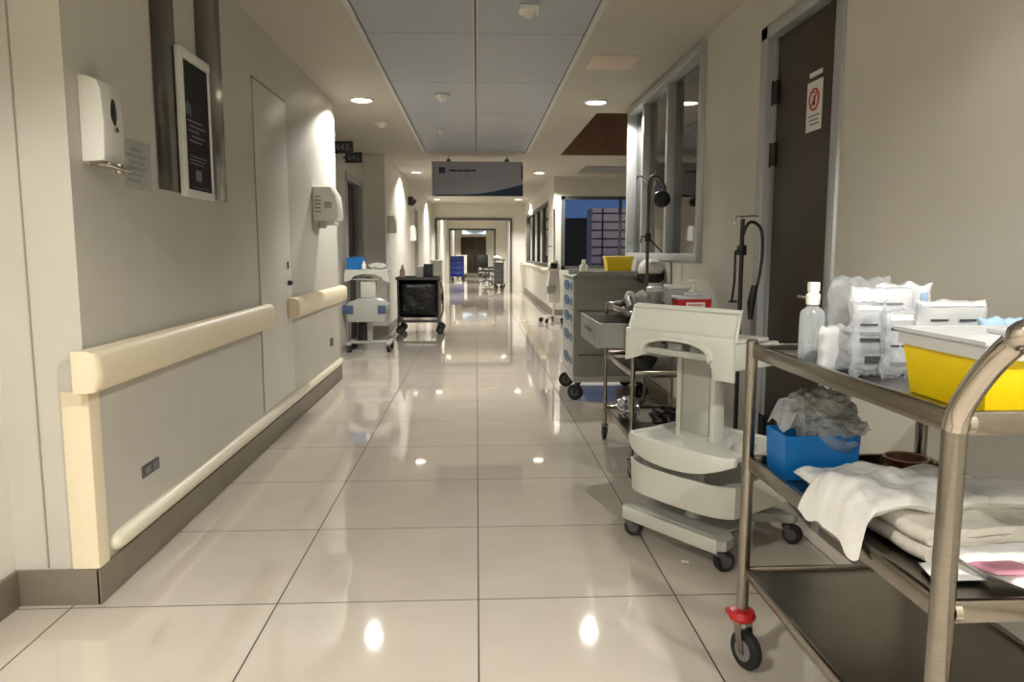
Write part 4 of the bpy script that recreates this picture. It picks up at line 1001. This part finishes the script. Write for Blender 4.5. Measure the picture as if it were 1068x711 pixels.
# far carts
def farcart(x, y, w, d, h, m, label, top=None, name='supply_cart'):
    t = T(name, label, 'cart', (x, y, 0))
    t.p('body', B().box(-w/2, w/2, -d/2, d/2, .16, h, .015), m)
    for k in range(4): t.p('drawer', B().box(-w/2+.02, w/2-.02, -d/2-.008, -d/2, .2+k*(h-.22)/4, .2+(k+1)*(h-.22)/4-.015, .004), m)
    t.p('top', B().box(-w/2-.02, w/2+.02, -d/2-.02, d/2+.02, h, h+.03, .008), top or m)
    for sx in (-1, 1):
        for sy in (-1, 1): caster(t, sx*(w/2-.06), sy*(d/2-.06), .06, .165, .3, .03, None, GREYD, BLACK)
    return t
farcart(-.80, 31.3, .56, .5, .98, NAVY, 'navy blue supply cart beyond the portals on the left')
farcart(-.70, 35.0, .5, .5, 1.0, CARTW, 'white supply cart behind the navy blue one')
farcart(-1.0, 19.0, .28, .5, .95, CARTW, 'narrow white cart by the left wall before the first portal')
# swivel chair far right
def chair(x, y, label, rz=0):
    t = T('swivel_chair', label, 'chair', (x, y, 0), rz)
    for k in range(5):
        a = 2*PI*k/5; cx_, cy_ = .26*math.cos(a), .26*math.sin(a); t.p('leg', B().tube([(0,0,.12),(cx_,cy_,.075)], .018, 8), BLACK); caster(t, cx_, cy_, .03, .07, a, .02, None, BLACK, BLACK)
    t.p('gas_column', B().cyl((0,0,.1),(0,0,.44), .025), BLACK); t.p('seat', B().box(-.24,.24,-.24,.24,.44,.52,.03), BLACK)
    t.p('backrest', B().box(-.22,.22,.2,.26,.6,1.05,.025).box(-.03,.03,.23,.27,.45,.62), BLACK)
chair(.35, 28.0, 'black swivel chair standing out in the far corridor', .5)
chair(.55, 33.5, 'farther black swivel chair beyond the second portal', 2.2)
t = T('overbed_table', 'steel overbed table by the far right wall past the first portal', 'table', (.78, 26.6, 0))
t.p('table_top', B().box(-.22,.22,-.35,.35,.88,.92,.01), GREYD); t.p('column', B().tube([(.15,-.3,.08),(.15,-.3,.88)], .03, 10), STEEL); t.p('base', B().box(-.2,.2,-.33,-.27,.06,.1,.005).box(-.2,.2,.27,.33,.06,.1,.005).box(.12,.18,-.27,.27,.06,.1,.005), STEEL); t.p('brace', B().tube([(-.18,-.3,.1),(.15,-.3,.8)], .015, 8), STEEL)
for (x, y) in ((-.18,-.3),(.18,-.3),(-.18,.3),(.18,.3)): caster(t, x, y, .03, .065, .3, .02, None, GREYD, BLACK)
solo('white_bundle', B().blob((.72, 26.6, .98), (.12,.2,.06), .4, 2, 3, 3, zmin=.922), PAPER, 'white bundle on the far overbed table', 'bundle')
farcart(.70, 24.2, .3, .5, .82, GREYD, 'dark grey narrow cart by the right wall just inside the first portal')
farcart(.35, 36.5, .5, .45, .95, CARTW, 'pale supply cart on the right far down the corridor')
solo('hanging_sign', B().box(-.75, .5, 40.0, 40.05, 2.1, 2.5, .01), mat('sign_pale_blue', (150,170,196), .4), 'pale blue hanging sign at the far end above the dark doors', 'sign')
